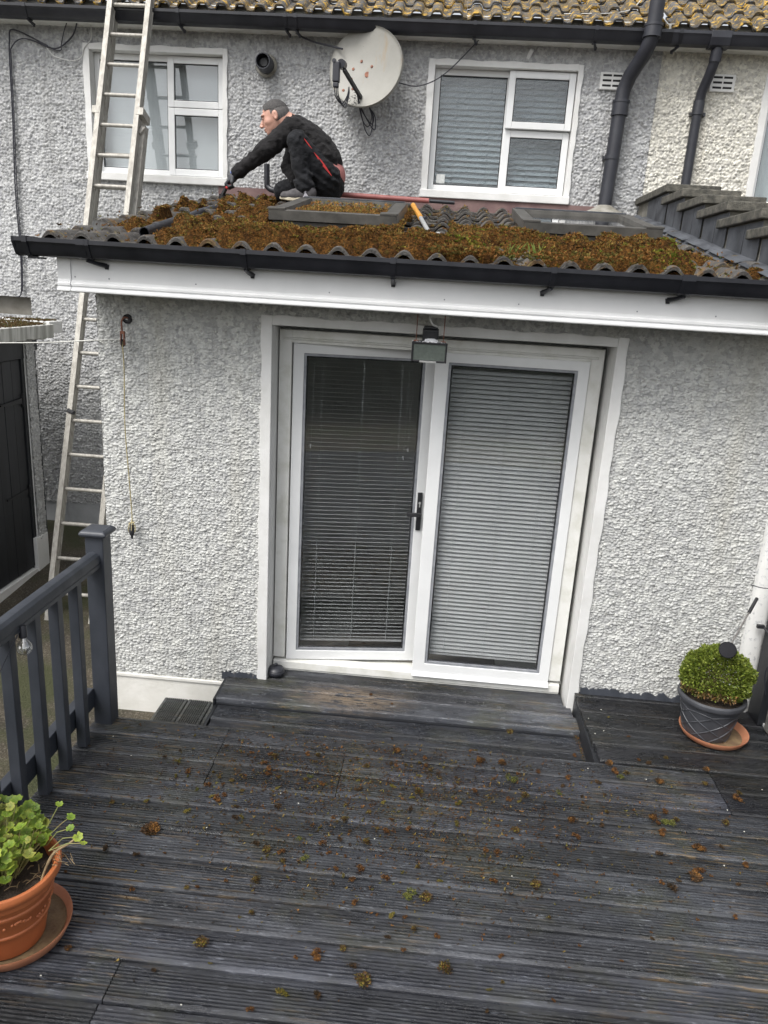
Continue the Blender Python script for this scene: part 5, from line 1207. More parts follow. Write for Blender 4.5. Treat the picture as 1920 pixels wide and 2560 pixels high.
fl_.clip(np.array([.50, 0, -.86]), float(np.array([.50, 0, -.86]) @ np.array([-.880, 6.15, 3.020])))
fl_.mesh('fleece', M['hoodie'], pn)
# shirt strip showing at the back waist, drawn just inside the fleece
sh_ = SDF((-1.1, 5.92, 2.85), (-.74, 6.40, 3.25), .008); sh_.cap((-1.00, 6.16, 3.08), (-.940, 6.17, 2.99), .112, .1235, .02, 1.33)
sh_.mesh('shirt', M['pink'], pn)
tr_ = SDF((-1.47, 5.80, 2.74), (-.72, 6.50, 3.32), .0085)
tr_.cap((-.952, 6.16, 3.005), (-.945, 6.17, 2.925), .111, .124, .03, 1.35)
tr_.cap((-.945, 6.06, 2.965), (-1.140, 5.95, 3.180), .098, .066, .03).cap((-1.150, 5.945, 3.180), (-1.090, 5.94, 2.900), .066, .058, .025)
tr_.cap((-.950, 6.26, 2.950), (-1.315, 6.30, 2.880), .100, .072, .03).cap((-1.315, 6.30, 2.872), (-.98, 6.33, 2.845), .064, .048, .02)
tr_.cap((-1.088, 5.94, 2.915), (-1.083, 5.94, 2.885), .069, .068, .008)
tr_.F += .007 * np.sin(tr_.Z * 95 + tr_.X * 55) * np.exp(-((tr_.Z - 2.93) / .06) ** 2) * (tr_.Y < 6.05)
fold(tr_, .012, .06, 8)
tr_.clip(np.array([0, 0, -1]), -2.865 if False else -2.80)
tr_.mesh('trousers', M['trousers'], pn)
def on_thigh(t, w=0):      # the red piping follows the near side of the thigh
    a = np.array((-.945, 6.06, 2.965)); b_ = np.array((-1.140, 5.95, 3.180)); p = a + (b_ - a) * t; r = .098 - .030 * t; d = np.array([.45, -.86, .28]) + np.array([.0, .15, .5]) * w; d /= np.linalg.norm(d); return tuple(p + d * (r + .003))
mb = MB(); vs = []; fs = []
for i in range(11):
    t_ = -.05 + .62 * i / 10; w = .008 * math.sin(math.pi * min(1, max(.02, i / 10))) + .001; p = Vector(on_thigh(t_, -.35 + .5 * t_)); vs += [tuple(p + Vector((.5, 0, .85)) * w), tuple(p - Vector((.5, 0, .85)) * w)]
for i in range(10): fs.append((2 * i, 2 * i + 1, 2 * i + 3, 2 * i + 2))
mb.add(vs, fs); vs = []; fs = []
for i in range(9):
    t_ = .64 + .34 * i / 8; p = Vector(on_thigh(t_, .1 + .9 * (t_ - .64))); w = .0038; vs += [tuple(p + Vector((.8, 0, .3)) * w), tuple(p - Vector((.8, 0, .3)) * w)]
for i in range(8): fs.append((2 * i, 2 * i + 1, 2 * i + 3, 2 * i + 2))
mb.add(vs, fs); o = mb.build('red_piping', M['red'], pn); q_ = o.modifiers.new('s', 'SOLIDIFY'); q_.thickness = .006; q_.offset = 0
sk = SDF((-1.2, 5.84, 2.76), (-1.0, 6.04, 2.92), .006); sk.cap((-1.085, 5.94, 2.91), (-1.068, 5.94, 2.815), .045, .046, .01); sk.mesh('sock', M['sock'], pn)
# near shoe: sole flat on the tiles, toe to the left
sho = SDF((-1.32, 5.82, 2.72), (-.94, 6.06, 2.92), .0055)
sho.cap((-1.225, 5.925, 2.803), (-1.150, 5.93, 2.812), .034, .040, .02, 1.05).cap((-1.150, 5.93, 2.818), (-1.045, 5.94, 2.822), .040, .041, .02).cap((-1.09, 5.935, 2.845), (-1.035, 5.94, 2.845), .036, .040, .02)
sho.ell((-1.075, 5.94, 2.895), (.036, .038, .030), None, .01, True); sho.clip(np.array([0, 0, -1.]), -2.792); sho.mesh('shoe', M['shoe'], pn)
mb = MB(); ol = [(-1.262, .012), (-1.24, .032), (-1.19, .042), (-1.13, .040), (-1.06, .036), (-1.02, .036), (-1.000, .022)]
top = [(x, 5.932 - w) for x, w in ol] + [(x, 5.932 + w) for x, w in reversed(ol)]
n = len(top); mb.add([(x, y, 2.772 + (.010 if x < -1.23 else 0)) for x, y in top] + [(x, y, 2.796 + (.006 if x < -1.23 else 0)) for x, y in top], [tuple(range(n))[::-1], tuple(range(n, 2 * n))] + [(i, (i + 1) % n, n + (i + 1) % n, n + i) for i in range(n)])
mb.build('shoe_sole', M['sole'], pn, .004)
# far shoe: standing on its toes, the cream sole turned to the right
sho = SDF((-1.08, 6.22, 2.74), (-.80, 6.46, 3.02), .006)
sho.cap((-.955, 6.33, 2.835), (-.915, 6.33, 2.93), .040, .040, .02, 1.05).cap((-.985, 6.33, 2.83), (-.93, 6.33, 2.85), .036, .038, .02); sho.mesh('shoe', M['shoe'], pn)
mb = MB(); prof_ = [(0, .020), (.03, .040), (.08, .043), (.14, .036), (.19, .033), (.215, .020)]
bp = Vector((-.900, 6.32, 2.795)); dv = Vector((.10, -.03, .99)).normalized(); dv = Vector((-.18, 0, .98)).normalized(); sd2 = Vector((.35, -.93, 0)).normalized(); nv = dv.cross(sd2)
pts = [bp + dv * (a * .80) - sd2 * w for a, w in prof_] + [bp + dv * (a * .80) + sd2 * w for a, w in reversed(prof_)]
n = len(pts); mb.add([p for p in pts] + [p + nv * .020 for p in pts], [tuple(range(n)), tuple(range(n, 2 * n))[::-1]] + [(i, (i + 1) % n, n + (i + 1) % n, n + i) for i in range(n)])
mb.build('shoe_sole', M['sole'], pn, .006)
# gloved hand: palm, four curled fingers and the thumb closed round the red handle
HC = np.array([-1.636, 5.985, 2.905]); gl = SDF(HC - .11, HC + .11, .0032)
da = np.array([-.50, 0, -.866]); ds_ = np.array([0, -1, 0]); dn = np.cross(da, ds_)      # along the hand, towards the camera, palm normal
G_ = lambda a, b_, c_: HC + da * a + ds_ * b_ + dn * c_
gl.cap(G_(-.045, .0, .0), G_(-.015, 0, .0), .028, .033, .02).ell(G_(.005, 0, .0), (.034, .040, .022), np.array([da, ds_, dn]), .015)
for i, (b_, l) in enumerate(((-.030, .9), (-.010, 1.0), (.011, .96), (.031, .82))):
    p0 = G_(.020, b_, .008); p1 = G_(.052 * l + .006, b_, .014); p2 = G_(.066 * l, b_ * .95, -.012); p3 = G_(.042 * l, b_ * .9, -.030)
    gl.cap(p0, p1, .0112, .0105, .004).cap(p1, p2, .0102, .0095, .004).cap(p2, p3, .0092, .0080, .003)
gl.cap(G_(-.018, .030, -.006), G_(.012, .046, -.022), .0125, .0115, .008).cap(G_(.012, .046, -.022), G_(.034, .036, -.034), .0110, .0090, .004)
gl.mesh('glove', M['glove'], pn)
cf = SDF(HC - .11, HC + .12, .004); cf.cap(HC - da * .048, HC - da * .066, .0345, .0355, .005); cf.mesh('glove_cuff', M['blue'], pn)
tl = thing('scraper', 'small scraper with a red handle and a dirty brush head, held in the black glove', 'tool', (-1.66, 5.98, 2.84))
a0 = Vector(G_(.030, -.045, -.014)); a1 = Vector((-1.672, 5.95, 2.838)); MB().tube([Vector(G_(.030, .0, -.016)), a1], [.010, .011], 12).build('handle', M['red'], tl, sm=40)
mb = MB(); mb.obox(a1, a1 + Vector((-.022, 0, -.045)), .055, .014)
for q in range(60):
    p = a1 + Vector((-.022 + rnd.uniform(-.03, .03), rnd.uniform(-.02, .02), -.040)); mb.tube([p, p + Vector((rnd.uniform(-.012, .012), rnd.uniform(-.012, .012), -.035))], .0018, 4)
mb.build('brush_head', M['iron'], tl)

# ================================================================== things on the front wall
fd = thing('floodlight', 'old dark floodlight above the door with a white bird dropping on top', 'lamp', (-.055, 3.95, 2.05))
mb = MB(); c3 = Vector((-.055, 3.88, 1.915)); tlt = R_(10)
Mx = Matrix.Translation(c3) @ Matrix.Rotation(tlt, 4, 'X')
def tb(mb, name, mat, par, **k): mb.v = [tuple(Mx @ Vector(v)) for v in mb.v]; return mb.build(name, mat, par, **k)
w, h = .088, .050
vs = [(-w, -.035, -h), (w, -.035, -h), (w * .97, -.035, h), (-w * .97, -.035, h), (-w * .7, .045, -h * .6), (w * .7, .045, -h * .6), (w * .7, .045, h * .75), (-w * .7, .045, h * .75)]
mb.add(vs, [(4, 5, 6, 7)[::-1], (0, 1, 5, 4), (1, 2, 6, 5), (2, 3, 7, 6), (3, 0, 4, 7)])
for bx in ((-w, -w + .009, -.043, -.034, -h, h), (w - .009, w, -.043, -.034, -h, h), (-w + .009, w - .009, -.043, -.034, h - .009, h), (-w + .009, w - .009, -.043, -.034, -h, -h + .010)): mb.box(*bx)
hs2 = tb(mb, 'housing', M['iron'], fd, bev=.003)
tb(MB().box(-w + .009, w - .009, -.038, -.034, -h + .010, h - .009), 'lens', M['flood_lens'], fd)
tb(MB().box(-.045, .038, -.050, -.043, -h + .001, -h + .008), 'clip', M['steel'], fd)
mb = MB(); mb.box(-.040, .040, .0, .05, h * .8, h * .8 + .062); mb.box(-.035, .035, .01, .045, h * .8 + .062, h * .8 + .075); tb(mb, 'junction_box', M['iron'], fd, bev=.006)
mb = MB(); V_ = []; 
vs = []; fs = []
for i in range(9):
    for j in range(13):
        a = j / 12 * 2 * math.pi; r = (i / 8) * (.026 + .007 * math.sin(a * 3) + .008 * math.cos(a * 2 + 1)); vs.append((.006 + r * 1.15 * math.cos(a), .004 + r * 1.1 * math.sin(a) - .005, h * .80 + .013 + .006 * (1 - (i / 8) ** 2) + (.003 * rnd.random() if i < 8 else -.006)))
for i in range(8):
    for j in range(12): fs.append((i * 13 + j, i * 13 + j + 1, (i + 1) * 13 + j + 1, (i + 1) * 13 + j))
mb.add(vs, fs)
for q in range(50):
    x, y = rnd.gauss(-.01, .035), rnd.uniform(-.035, .0); mb.lathe([(0, .002), (.0025, .001), (.003, -.001)], (x, y - .004, h * .93 + .004 - (y + .035) * .12), 6)
tb(mb, 'bird_dropping', M['dropping'], hs2, sm=60)
mb = MB()
for x in (-.070, .066): mb.tube([c3 + Vector((x, .01, .04)), c3 + Vector((x, .01, .085)), (c3.x + x, 3.90, 2.105)], .0022, 6)
for x in (-.070, .066): mb.tube([c3 + Vector((x - .012, .01, .042)), c3 + Vector((x + .012, .01, .042))], .006, 8)
mb.build('bracket_rod', M['rust'], fd)
MB().tube(bez([(-.060, 3.885, 2.105), (-.062, 3.86, 2.075), (-.048, 3.85, 2.045), (-.032, 3.87, 2.035), (-.02, 3.885, 2.03)], 6), .005, 8).build('lamp_cable', M['whitecable'], fd, sm=60)
MB().box(-.065, .03, 3.90, 3.935, 2.075, 2.098).build('wall_plate', M['upvc_dirty'], fd, .003)
# washing line pulley
pl = thing('line_pulley', 'rusty pulley hanging from a hook in a hole in the left part of the wall', 'pulley', (-1.68, 4.03, 1.95))
MB().lathe([(.026, .0), (.024, .012), (.018, .004), (0, .002)], (-1.672, YW - .012, 1.963), 18, axis=(0, -1, 0)).build('hole', M['iron'], pl, sm=30)
MB().tube(bez([(-1.668, 4.05, 1.968), (-1.674, 4.02, 1.972), (-1.682, 4.005, 1.955), (-1.682, 4.0, 1.925), (-1.680, 4.0, 1.90)], 5), .0045, 8).build('hook', M['rust'], pl, sm=60)
mb = MB(); mb.box(-1.689, -1.684, 3.990, 4.008, 1.83, 1.902); mb.box(-1.672, -1.667, 3.990, 4.008, 1.83, 1.902); mb.box(-1.684, -1.672, 3.992, 4.006, 1.888, 1.902); mb.build('pulley_frame', M['rust'], pl, .001)
MB().lathe([(.0, -.004), (.022, -.004), (.018, 0), (.022, .004), (0, .004)], (-1.678, 3.999, 1.842), 18, axis=(1, 0, 0)).build('wheel', M['iron'], pl, sm=30)
rp = thing('washing_rope', 'thin old rope hanging from the pulley, knotted round a black weight', 'rope', (-1.67, 4.0, .8))
MB().tube(bez([(-1.676, 3.985, 1.85), (-1.673, 3.99, 1.7), (-1.684, 4.0, 1.40), (-1.676, 4.01, 1.1), (-1.672, 4.02, .90), (-1.672, 4.02, .845)], 8), .0035, 6).build('rope', M['rope'], rp, sm=60)
mb = MB()
for k_ in range(5): a = k_ * 1.2; mb.tube(bez([(-1.672, 4.015, .845), (-1.672 + .018 * math.cos(a), 4.015 + .010 * math.sin(a), .82), (-1.672 + .019 * math.cos(a), 4.012 + .012 * math.sin(a), .79), (-1.674, 4.012, .765)], 5), .0028, 6)
mb.tube([(-1.69, 4.015, .83), (-1.655, 4.015, .842)], .004, 6); mb.build('knot', M['rope'], rp, sm=60)
MB().lathe([(0, .038), (.008, .036), (.010, .02), (.016, .0), (.014, -.018), (.007, -.032), (.006, -.045), (0, -.046)], (-1.672, 4.012, .79), 14).build('weight', M['iron'], rp, sm=50)
cable('washing_line', 'thin pale washing line stretched from the pulley past the ladder to the left', [(-1.665, 3.995, 1.862), (-1.9, 4.06, 1.835), (-2.2, 4.16, 1.80), (-2.533, 4.3, 1.768), (-3.3, 4.6, 1.70), (-4.6, 5.1, 1.66)], .0032, 'line')

# ================================================================== balustrade
ba = thing('balustrade', 'charcoal painted timber balustrade with capped newel post and rounded handrail', 'railing', (-1.56, 2.8, 0))
MB().box(-1.600, -1.512, 3.285, 3.375, -.38, 1.0).build('newel_post', M['balustrade'], ba, .004)
mb = MB(); c_ = (-1.556, 3.330)
lv = [(.058, .998), (.063, 1.004), (.066, 1.012), (.064, 1.022), (.056, 1.028), (.048, 1.032)]
vs = []; fs = []
for (e, z) in lv: vs += [(c_[0] - e, c_[1] - e, z), (c_[0] + e, c_[1] - e, z), (c_[0] + e, c_[1] + e, z), (c_[0] - e, c_[1] + e, z)]
for i in range(len(lv) - 1):
    for j in range(4): fs.append((i * 4 + j, i * 4 + (j + 1) % 4, (i + 1) * 4 + (j + 1) % 4, (i + 1) * 4 + j))
fs += [(3, 2, 1, 0), tuple(range(len(lv) * 4 - 4, len(lv) * 4))]; mb.add(vs, fs); mb.build('post_cap', M['balustrade'], bpy.data.objects['newel_post'], .006)
# handrail: domed top, quirk, under-rail
HR = [(-.036, 0), (-.036, .012), (-.031, .030), (-.018, .042), (0, .046), (.018, .042), (.031, .030), (.036, .012), (.036, 0), (.031, -.003), (.031, -.010), (.034, -.013), (.034, -.030), (-.034, -.030), (-.034, -.013), (-.031, -.010), (-.031, -.003)]
xc = -1.563; n = len(HR); vs = []; fs = []; ysl = np.linspace(3.286, -.6, 40)
for y in ysl: vs += [(xc + a, y, .880 + b_ + .0015 * math.sin(y * 5)) for a, b_ in HR]
for i in range(len(ysl) - 1):
    for j in range(n): fs.append((i * n + j, i * n + (j + 1) % n, (i + 1) * n + (j + 1) % n, (i + 1) * n + j))
mb = MB(); mb.add(vs, fs); mb.build('handrail', M['balustrade'], ba, sm=30)
y = 3.112; k = 0
while y > -.3:
    mb = MB(); lean = rnd.uniform(-.004, .004); ang_ = rnd.uniform(-.05, .05)
    x0, x1, y0, y1 = -1.592 + lean, -1.546 + lean, y - .022 - .018, y + .022 - .018
    mb.add([(x0, y0, .0), (x1, y0, .003), (x1, y1, .003), (x0, y1, .0), (x0, y0, .855), (x1, y0, .855), (x1, y1, .855), (x0, y1, .855)], [(0, 3, 2, 1), (4, 5, 6, 7), (0, 1, 5, 4), (1, 2, 6, 5), (2, 3, 7, 6), (3, 0, 4, 7)])
    mb.build('baluster', M['balustrade'], ba, .003); y -= .182; k += 1
mb = MB(); mb.prism_x([(0, 0)] * 3, 0, 0) if False else None
mb.box(-1.640, -1.594, -.6, 3.285, .095, .20); mb.box(-1.648, -1.640, -.6, 3.285, .150, .165); mb.build('bottom_rail', M['balustrade'], ba, .004)
# peeling paint patches are part of the balusters' surface
bb = thing('festoon_bulb', 'clear glass festoon bulb hanging under the handrail', 'light bulb', (-1.525, 2.57, .82))
MB().lathe([(0, .045), (.014, .045), (.016, .03), (.016, .0), (.012, -.004), (0, -.004)], (-1.52, 2.575, .825), 18, axis=(-.15, .2, .95)).build('socket', M['black_plastic'], bb, sm=40)
MB().lathe([(.011, 0), (.013, -.008), (.024, -.022), (.029, -.036), (.028, -.050), (.020, -.062), (.008, -.069), (0, -.070)], (-1.52, 2.575, .823), 24, axis=(-.15, .2, .95)).build('glass', M['bulb_glass'], bb, sm=60)
mb = MB(); ax_ = Vector((-.15, .2, .95)).normalized(); c0 = Vector((-1.52, 2.575, .825)); mb.tube([c0, c0 - ax_ * .018], .008, 10); mb.tube([c0 - ax_ * .018, c0 - ax_ * .045], [.003, .002], 6); mb.build('lamp_stem', M['whitecable'], bb, sm=40)
MB().tube(bez([(-1.525, 2.56, .855), (-1.535, 2.50, .80), (-1.54, 2.42, .74), (-1.55, 2.35, .72), (-1.555, 2.2, .80), (-1.55, 2.1, .86)], 6), .0022, 6).build('flex', M['cable'], bb, sm=60)

# ================================================================== pots and plants
def lobed_leaf(V, F, Cc, c, nrm, R0, col, lobes=7):
    nrm = nrm.normalized(); a = nrm.cross(Vector((.3, .9, .2))).normalized(); b_ = nrm.cross(a); off = rnd.random() * 6.28
    n = lobes * 4; b0 = len(V); V.append(tuple(c - nrm * R0 * .22)); Cc.append(tuple(x * .8 for x in col)); cup = rnd.uniform(.05, .28)
    for ring_ in (.55, 1.0):
        for k in range(n):
            t = 2 * math.pi * k / n; notch = 1 - .55 * math.exp(-((((t + math.pi) % (2 * math.pi)) - math.pi) / .28) ** 2); r = R0 * ring_ * notch * (1 + .13 * math.sin(lobes * t) + .03 * math.sin(lobes * 3 * t)) if ring_ == 1 else R0 * ring_ * notch
            V.append(tuple(c + a * (r * math.cos(t + off)) + b_ * (r * math.sin(t + off)) + nrm * (cup * r * ring_ + .06 * R0 * math.sin(lobes * t + 1) * ring_)))
            g = 1.0 if ring_ < 1 else 1.18; Cc.append((col[0] * g * (1.15 if ring_ == 1 else 1), col[1] * g, col[2] * g))
    for k in range(n):
        k2 = (k + 1) % n; F.append((b0, b0 + 1 + k, b0 + 1 + k2, b0)); F.append((b0 + 1 + k, b0 + 1 + n + k, b0 + 1 + n + k2, b0 + 1 + k2))
def faces_tri(F): return [tuple(dict.fromkeys(f)) for f in F]
def build_leafs(name, V, F, Cc, mat, parent):
    me = bpy.data.meshes.new(name); me.from_pydata(V, [], faces_tri(F)); me.materials.append(mat); o = bpy.data.objects.new(name, me); 
    a = me.color_attributes.new('Col', 'FLOAT_COLOR', 'POINT'); a.data.foreach_set('color', np.c_[np.array(Cc), np.ones(len(Cc))].astype(np.float32).ravel())
    put(o, parent); smooth(o, 60); return o
# terracotta pot at the left
px, py = -1.315, 1.990
ts = MB().lathe([(0, .004), (.150, .004), (.160, .012), (.180, .048), (.186, .052), (.187, .046), (.170, .008), (.158, 0), (0, 0)], (-1.302, 2.009, .002), 64).build('pot_saucer', M['saucer'], None, sm=40)
tag(ts, 'large dirty terracotta saucer on the deck under the geranium pot', 'saucer')
MB().lathe([(0, .008), (.10, .009), (.145, .007), (.157, .013), (.166, .026)], (-1.302, 2.009, .003), 48).build('dirt', M['saucer_dirt'], ts, sm=60)
tp = thing('flower_pot', 'terracotta coloured pot with a relief garland, holding a pale green geranium', 'plant pot', (px, py, .015))
prf = [(0, .0), (.112, .0), (.118, .004), (.131, .075), (.136, .095), (.140, .100), (.140, .106), (.137, .110), (.152, .180), (.156, .184), (.157, .192), (.154, .197), (.158, .215), (.162, .219), (.162, .226), (.160, .232), (.164, .246), (.178, .250), (.184, .258), (.185, .272), (.180, .283), (.172, .285), (.164, .280), (.160, .268), (.150, .225)]
MB().lathe(prf, (px, py, .014), 72).build('pot', M['terracotta'], tp, sm=35)
mb = MB()
for k in range(260):     # relief garland
    a = rnd.uniform(0, 2 * math.pi); sw = .012 * math.sin(a * 6); z = .148 + sw + rnd.gauss(0, .007); r = .1400 + (z - .11) * .205
    if abs(math.sin(a * 3)) > .42 or rnd.random() < .3: mb.lathe([(0, .0035), (.003, .003), (.0055, 0)], (px + r * math.cos(a), py + r * math.sin(a), .014 + z), 7, axis=(math.cos(a), math.sin(a), .1))
mb.build('relief_garland', M['terracotta'], tp, sm=60)
V = []; F = []; mb = MB(); n = 26; vs = [(px, py, .262)]; fs = []
for i in range(1, 12):
    for k in range(40):
        a = 2 * math.pi * k / 40; r = .158 * i / 11; vs.append((px + r * math.cos(a), py + r * math.sin(a), .238 + .028 * float(vnoise(np.array(r * math.cos(a) + 2), np.array(r * math.sin(a) + 2), .03, 4))))
for k in range(40): fs.append((0, 1 + k, 1 + (k + 1) % 40))
for i in range(10):
    for k in range(40): fs.append((1 + i * 40 + k, 1 + (i + 1) * 40 + k, 1 + (i + 1) * 40 + (k + 1) % 40, 1 + i * 40 + (k + 1) % 40))
mb.add(vs, fs); mb.build('soil', M['soil'], tp, sm=60)
M['leaf_g'] = attrmat('geranium_leaf', .5, .35, .28); M['twig'] = simple('dry_twig', (.30, .22, .12), (.16, .11, .06), 30, .8)
V = []; F = []; Cc = []; mb = MB(); md = MB()
tips = []
for k in range(230):
    a = rnd.uniform(0, 2 * math.pi); r = math.sqrt(rnd.random()) * .165; h_ = rnd.uniform(.01, .19) * (1.1 - (r / .2) ** 2) + .02; base = Vector((px - .02 + r * .5 * math.cos(a), py + .01 + r * .5 * math.sin(a), .26)); tip = Vector((px - .035 + r * math.cos(a), py + .035 + r * math.sin(a), .275 + h_))
    tips.append((base, tip))
tips += [(Vector((px + .07, py + .09, .30)), Vector((px + .145, py + .125, .455))), (Vector((px + .10, py + .09, .33)), Vector((px + .195, py + .10, .43))), (Vector((px + .12, py + .07, .33)), Vector((px + .205, py + .075, .405))),
         (Vector((px + .15, py + .03, .345)), Vector((px + .268, py + .035, .385))), (Vector((px + .15, py + .03, .345)), Vector((px + .245, py + .045, .40)))]
for base, tip in tips:
    mid = base.lerp(tip, .5) + Vector((rnd.uniform(-.015, .015), rnd.uniform(-.015, .015), .015)); mb.tube([base, mid, tip], [.0022, .0018, .0014], 5)
    g = rnd.uniform(.8, 1.15); col = rnd.choice([(.20, .30, .04), (.15, .24, .035), (.27, .36, .05), (.17, .26, .035), (.24, .27, .06), (.11, .18, .03)]); col = tuple(x * g for x in col)
    nr_ = Vector((rnd.gauss(.12, .35), rnd.gauss(-.25, .35), 1)); lobed_leaf(V, F, Cc, tip, nr_, rnd.uniform(.011, .024) if tip.x < px + .14 else rnd.uniform(.011, .016), col)
build_leafs('leaves', V, F, Cc, M['leaf_g'], tp); mb.build('stems', simple('geranium_stem', (.20, .25, .07), (.26, .20, .09), 20, .6), tp, sm=60)
mb = MB(); mb.tube(bez([(px + .145, py - .02, .27), (px + .155, py + .0, .31), (px + .175, py + .02, .35), (px + .215, py + .035, .375), (px + .235, py + .045, .39)], 5), [.004] * 6 + [.005] * 5 + [.004] * 10, 7)
for q in range(70):
    a = rnd.uniform(0, 6.28); r = rnd.uniform(.02, .15); p = Vector((px + r * math.cos(a), py + r * math.sin(a), .262)); d_ = Vector((rnd.gauss(0, 1), rnd.gauss(0, 1), rnd.uniform(-.1, .5))).normalized() * rnd.uniform(.02, .06); mb.tube([p, p + d_ * .5 + Vector((0, 0, .006)), p + d_], rnd.uniform(.0008, .002), 5)
for q in range(14):
    p = Vector((px + .165 + rnd.uniform(0, .06), py + .01 + rnd.uniform(-.02, .03), .335 + rnd.uniform(-.02, .04))); mb.tube([p, p + Vector((rnd.uniform(.0, .03), rnd.uniform(-.02, .02), rnd.uniform(-.04, .0)))], .0011, 4)
mb.build('twigs', M['twig'], tp, sm=60)
mb = MB()
for (x, y, z) in ((-.092, -.045, .375), (-.03, -.155, .305)):
    for k in range(5): a = k * 1.257; mb.add([(px + x, py + y, z), (px + x + .010 * math.cos(a), py + y + .010 * math.sin(a), z + .006), (px + x + .012 * math.cos(a + .6), py + y + .012 * math.sin(a + .6), z + .010), (px + x + .009 * math.cos(a + 1.2), py + y + .009 * math.sin(a + 1.2), z + .006)], [(0, 1, 2, 3)])
mb.build('petal', simple('magenta_petal', (.55, .03, .16), (.65, .2, .25), 30, .6), tp)
# graphite planter with the clipped box
qx, qy = 1.576, 3.725
ss = MB().lathe([(0, .006), (.138, .006), (.150, .014), (.169, .040), (.176, .043), (.176, .037), (.158, .008), (.146, .0), (0, 0)], (1.617, 3.722, .002), 64).build('pot_saucer', M['terracotta'], None, sm=40); ss.data.materials[0] = M['saucer']
tag(ss, 'terracotta saucer on the dark platform under the graphite planter', 'saucer')
MB().lathe([(0, .010), (.08, .012), (.135, .009), (.146, .013)], (1.617, 3.722, .003), 40).build('dirt', M['saucer_dirt'], ss, sm=60)
gp = thing('planter', 'round graphite planter with a lattice relief, holding a clipped box ball', 'plant pot', (qx, qy, .012))
def pr_g(z): return .112 + .038 * (z / .19) ** .8
prf = [(0, 0), (.108, 0), (.112, .004)] + [(pr_g(z), z) for z in np.linspace(.01, .195, 12)] + [(.158, .200), (.170, .207), (.174, .218), (.172, .230), (.162, .237), (.152, .232), (.148, .215), (.140, .17)]
MB().lathe(prf, (qx, qy, .012), 72).build('pot', M['graphite'], gp, sm=35)
mb = MB()
for sgn in (1, -1):
    for k in range(7):
        path = []
        for i in range(13): z = .006 + .150 * i / 12; a = k * 2 * math.pi / 7 + sgn * i / 12 * 1.75; r = pr_g(z) + .0015; path.append((qx + r * math.cos(a), qy + r * math.sin(a), .012 + z))
        mb.tube(path, .0035, 6)
path = []
for i in range(85): a = 2 * math.pi * i / 84; z = .163 + .010 * abs(math.sin(a * 3.5)); r = pr_g(z) + .001; path.append((qx + r * math.cos(a), qy + r * math.sin(a), .012 + z))
mb.tube(path, .0032, 6); mb.build('lattice', M['graphite'], gp, sm=60)
MB().lathe([(.149, .0), (.12, .006), (.06, .012), (0, .014)], (qx, qy, .222), 40).build('soil', M['soil'], gp, sm=60)
V = []; F = []; Cc = []; bc = Vector((1.588, 3.732, .350)); 
def boxleaf(p, d, L, col):
    d = d.normalized(); e = d.cross(Vector((rnd.gauss(0, 1), rnd.gauss(0, 1), rnd.gauss(0, 1)))).normalized(); nn_ = d.cross(e); w = L * .30; b0 = len(V)
    V.extend([tuple(p), tuple(p + d * L * .5 + e * w + nn_ * w * .3), tuple(p + d * L), tuple(p + d * L * .5 - e * w + nn_ * w * .3)]); F.append((b0, b0 + 1, b0 + 2, b0 + 3)); Cc.extend([tuple(x * .75 for x in col), col, tuple(x * 1.15 for x in col), col])
nleaf = 0
while nleaf < 14000:
    d = Vector((rnd.gauss(0, 1), rnd.gauss(0, 1), rnd.gauss(0, 1))).normalized()
    if d.z < -.62: continue
    lump = 1 + .22 * (float(vnoise(np.array(d.x * 2 + 5), np.array(d.y * 2 + d.z * 1.6 + 5), .55, 6)) - .5) + .12 * (float(vnoise(np.array(d.x * 3 + 9), np.array(d.z * 3 + d.y * 2 + 9), .3, 16)) - .5)
    ins = 1 - abs(rnd.gauss(0, .085)) if rnd.random() < .8 else rnd.uniform(.55, .92); sz = Vector((.186, .165,   .150 if d.z > 0 else .140)); p = bc + Vector((d.x * sz.x, d.y * sz.y, d.z * sz.z)) * (lump * ins)
    g = rnd.uniform(.7, 1.3); browny = d.z < -.25 and d.x < .35 and d.y < .2
    col = (.115 * g, .155 * g, .020 * g) if rnd.random() < .6 else (.21 * g, .25 * g, .045 * g)
    if rnd.random() < .06: col = (.07 * g, .11 * g, .02 * g)
    if browny and rnd.random() < .75: col = rnd.choice([(.30 * g, .17 * g, .06 * g), (.26 * g, .20 * g, .09 * g), (.16 * g, .10 * g, .05 * g)])
    boxleaf(p, d + Vector((rnd.gauss(0, .55), rnd.gauss(0, .55), rnd.gauss(.15, .5))), rnd.uniform(.011, .018), col); nleaf += 1
build_leafs('foliage', V, F, Cc, attrmat('box_leaf', .5, .3, .22), gp)
mb = MB()
for q in range(90):
    d = Vector((rnd.gauss(0, 1), rnd.gauss(0, 1), rnd.gauss(.1, .8))).normalized(); e_ = bc + Vector((d.x * .11, d.y * .10, d.z * .10)); s0 = Vector((qx + rnd.gauss(0, .02), qy + rnd.gauss(0, .02), .225)); mb.tube([s0, s0.lerp(e_, .5) + Vector((0, 0, -.01)), e_], [.003, .002, .001], 5)
mb.build('branches', M['twig'], gp, sm=60)
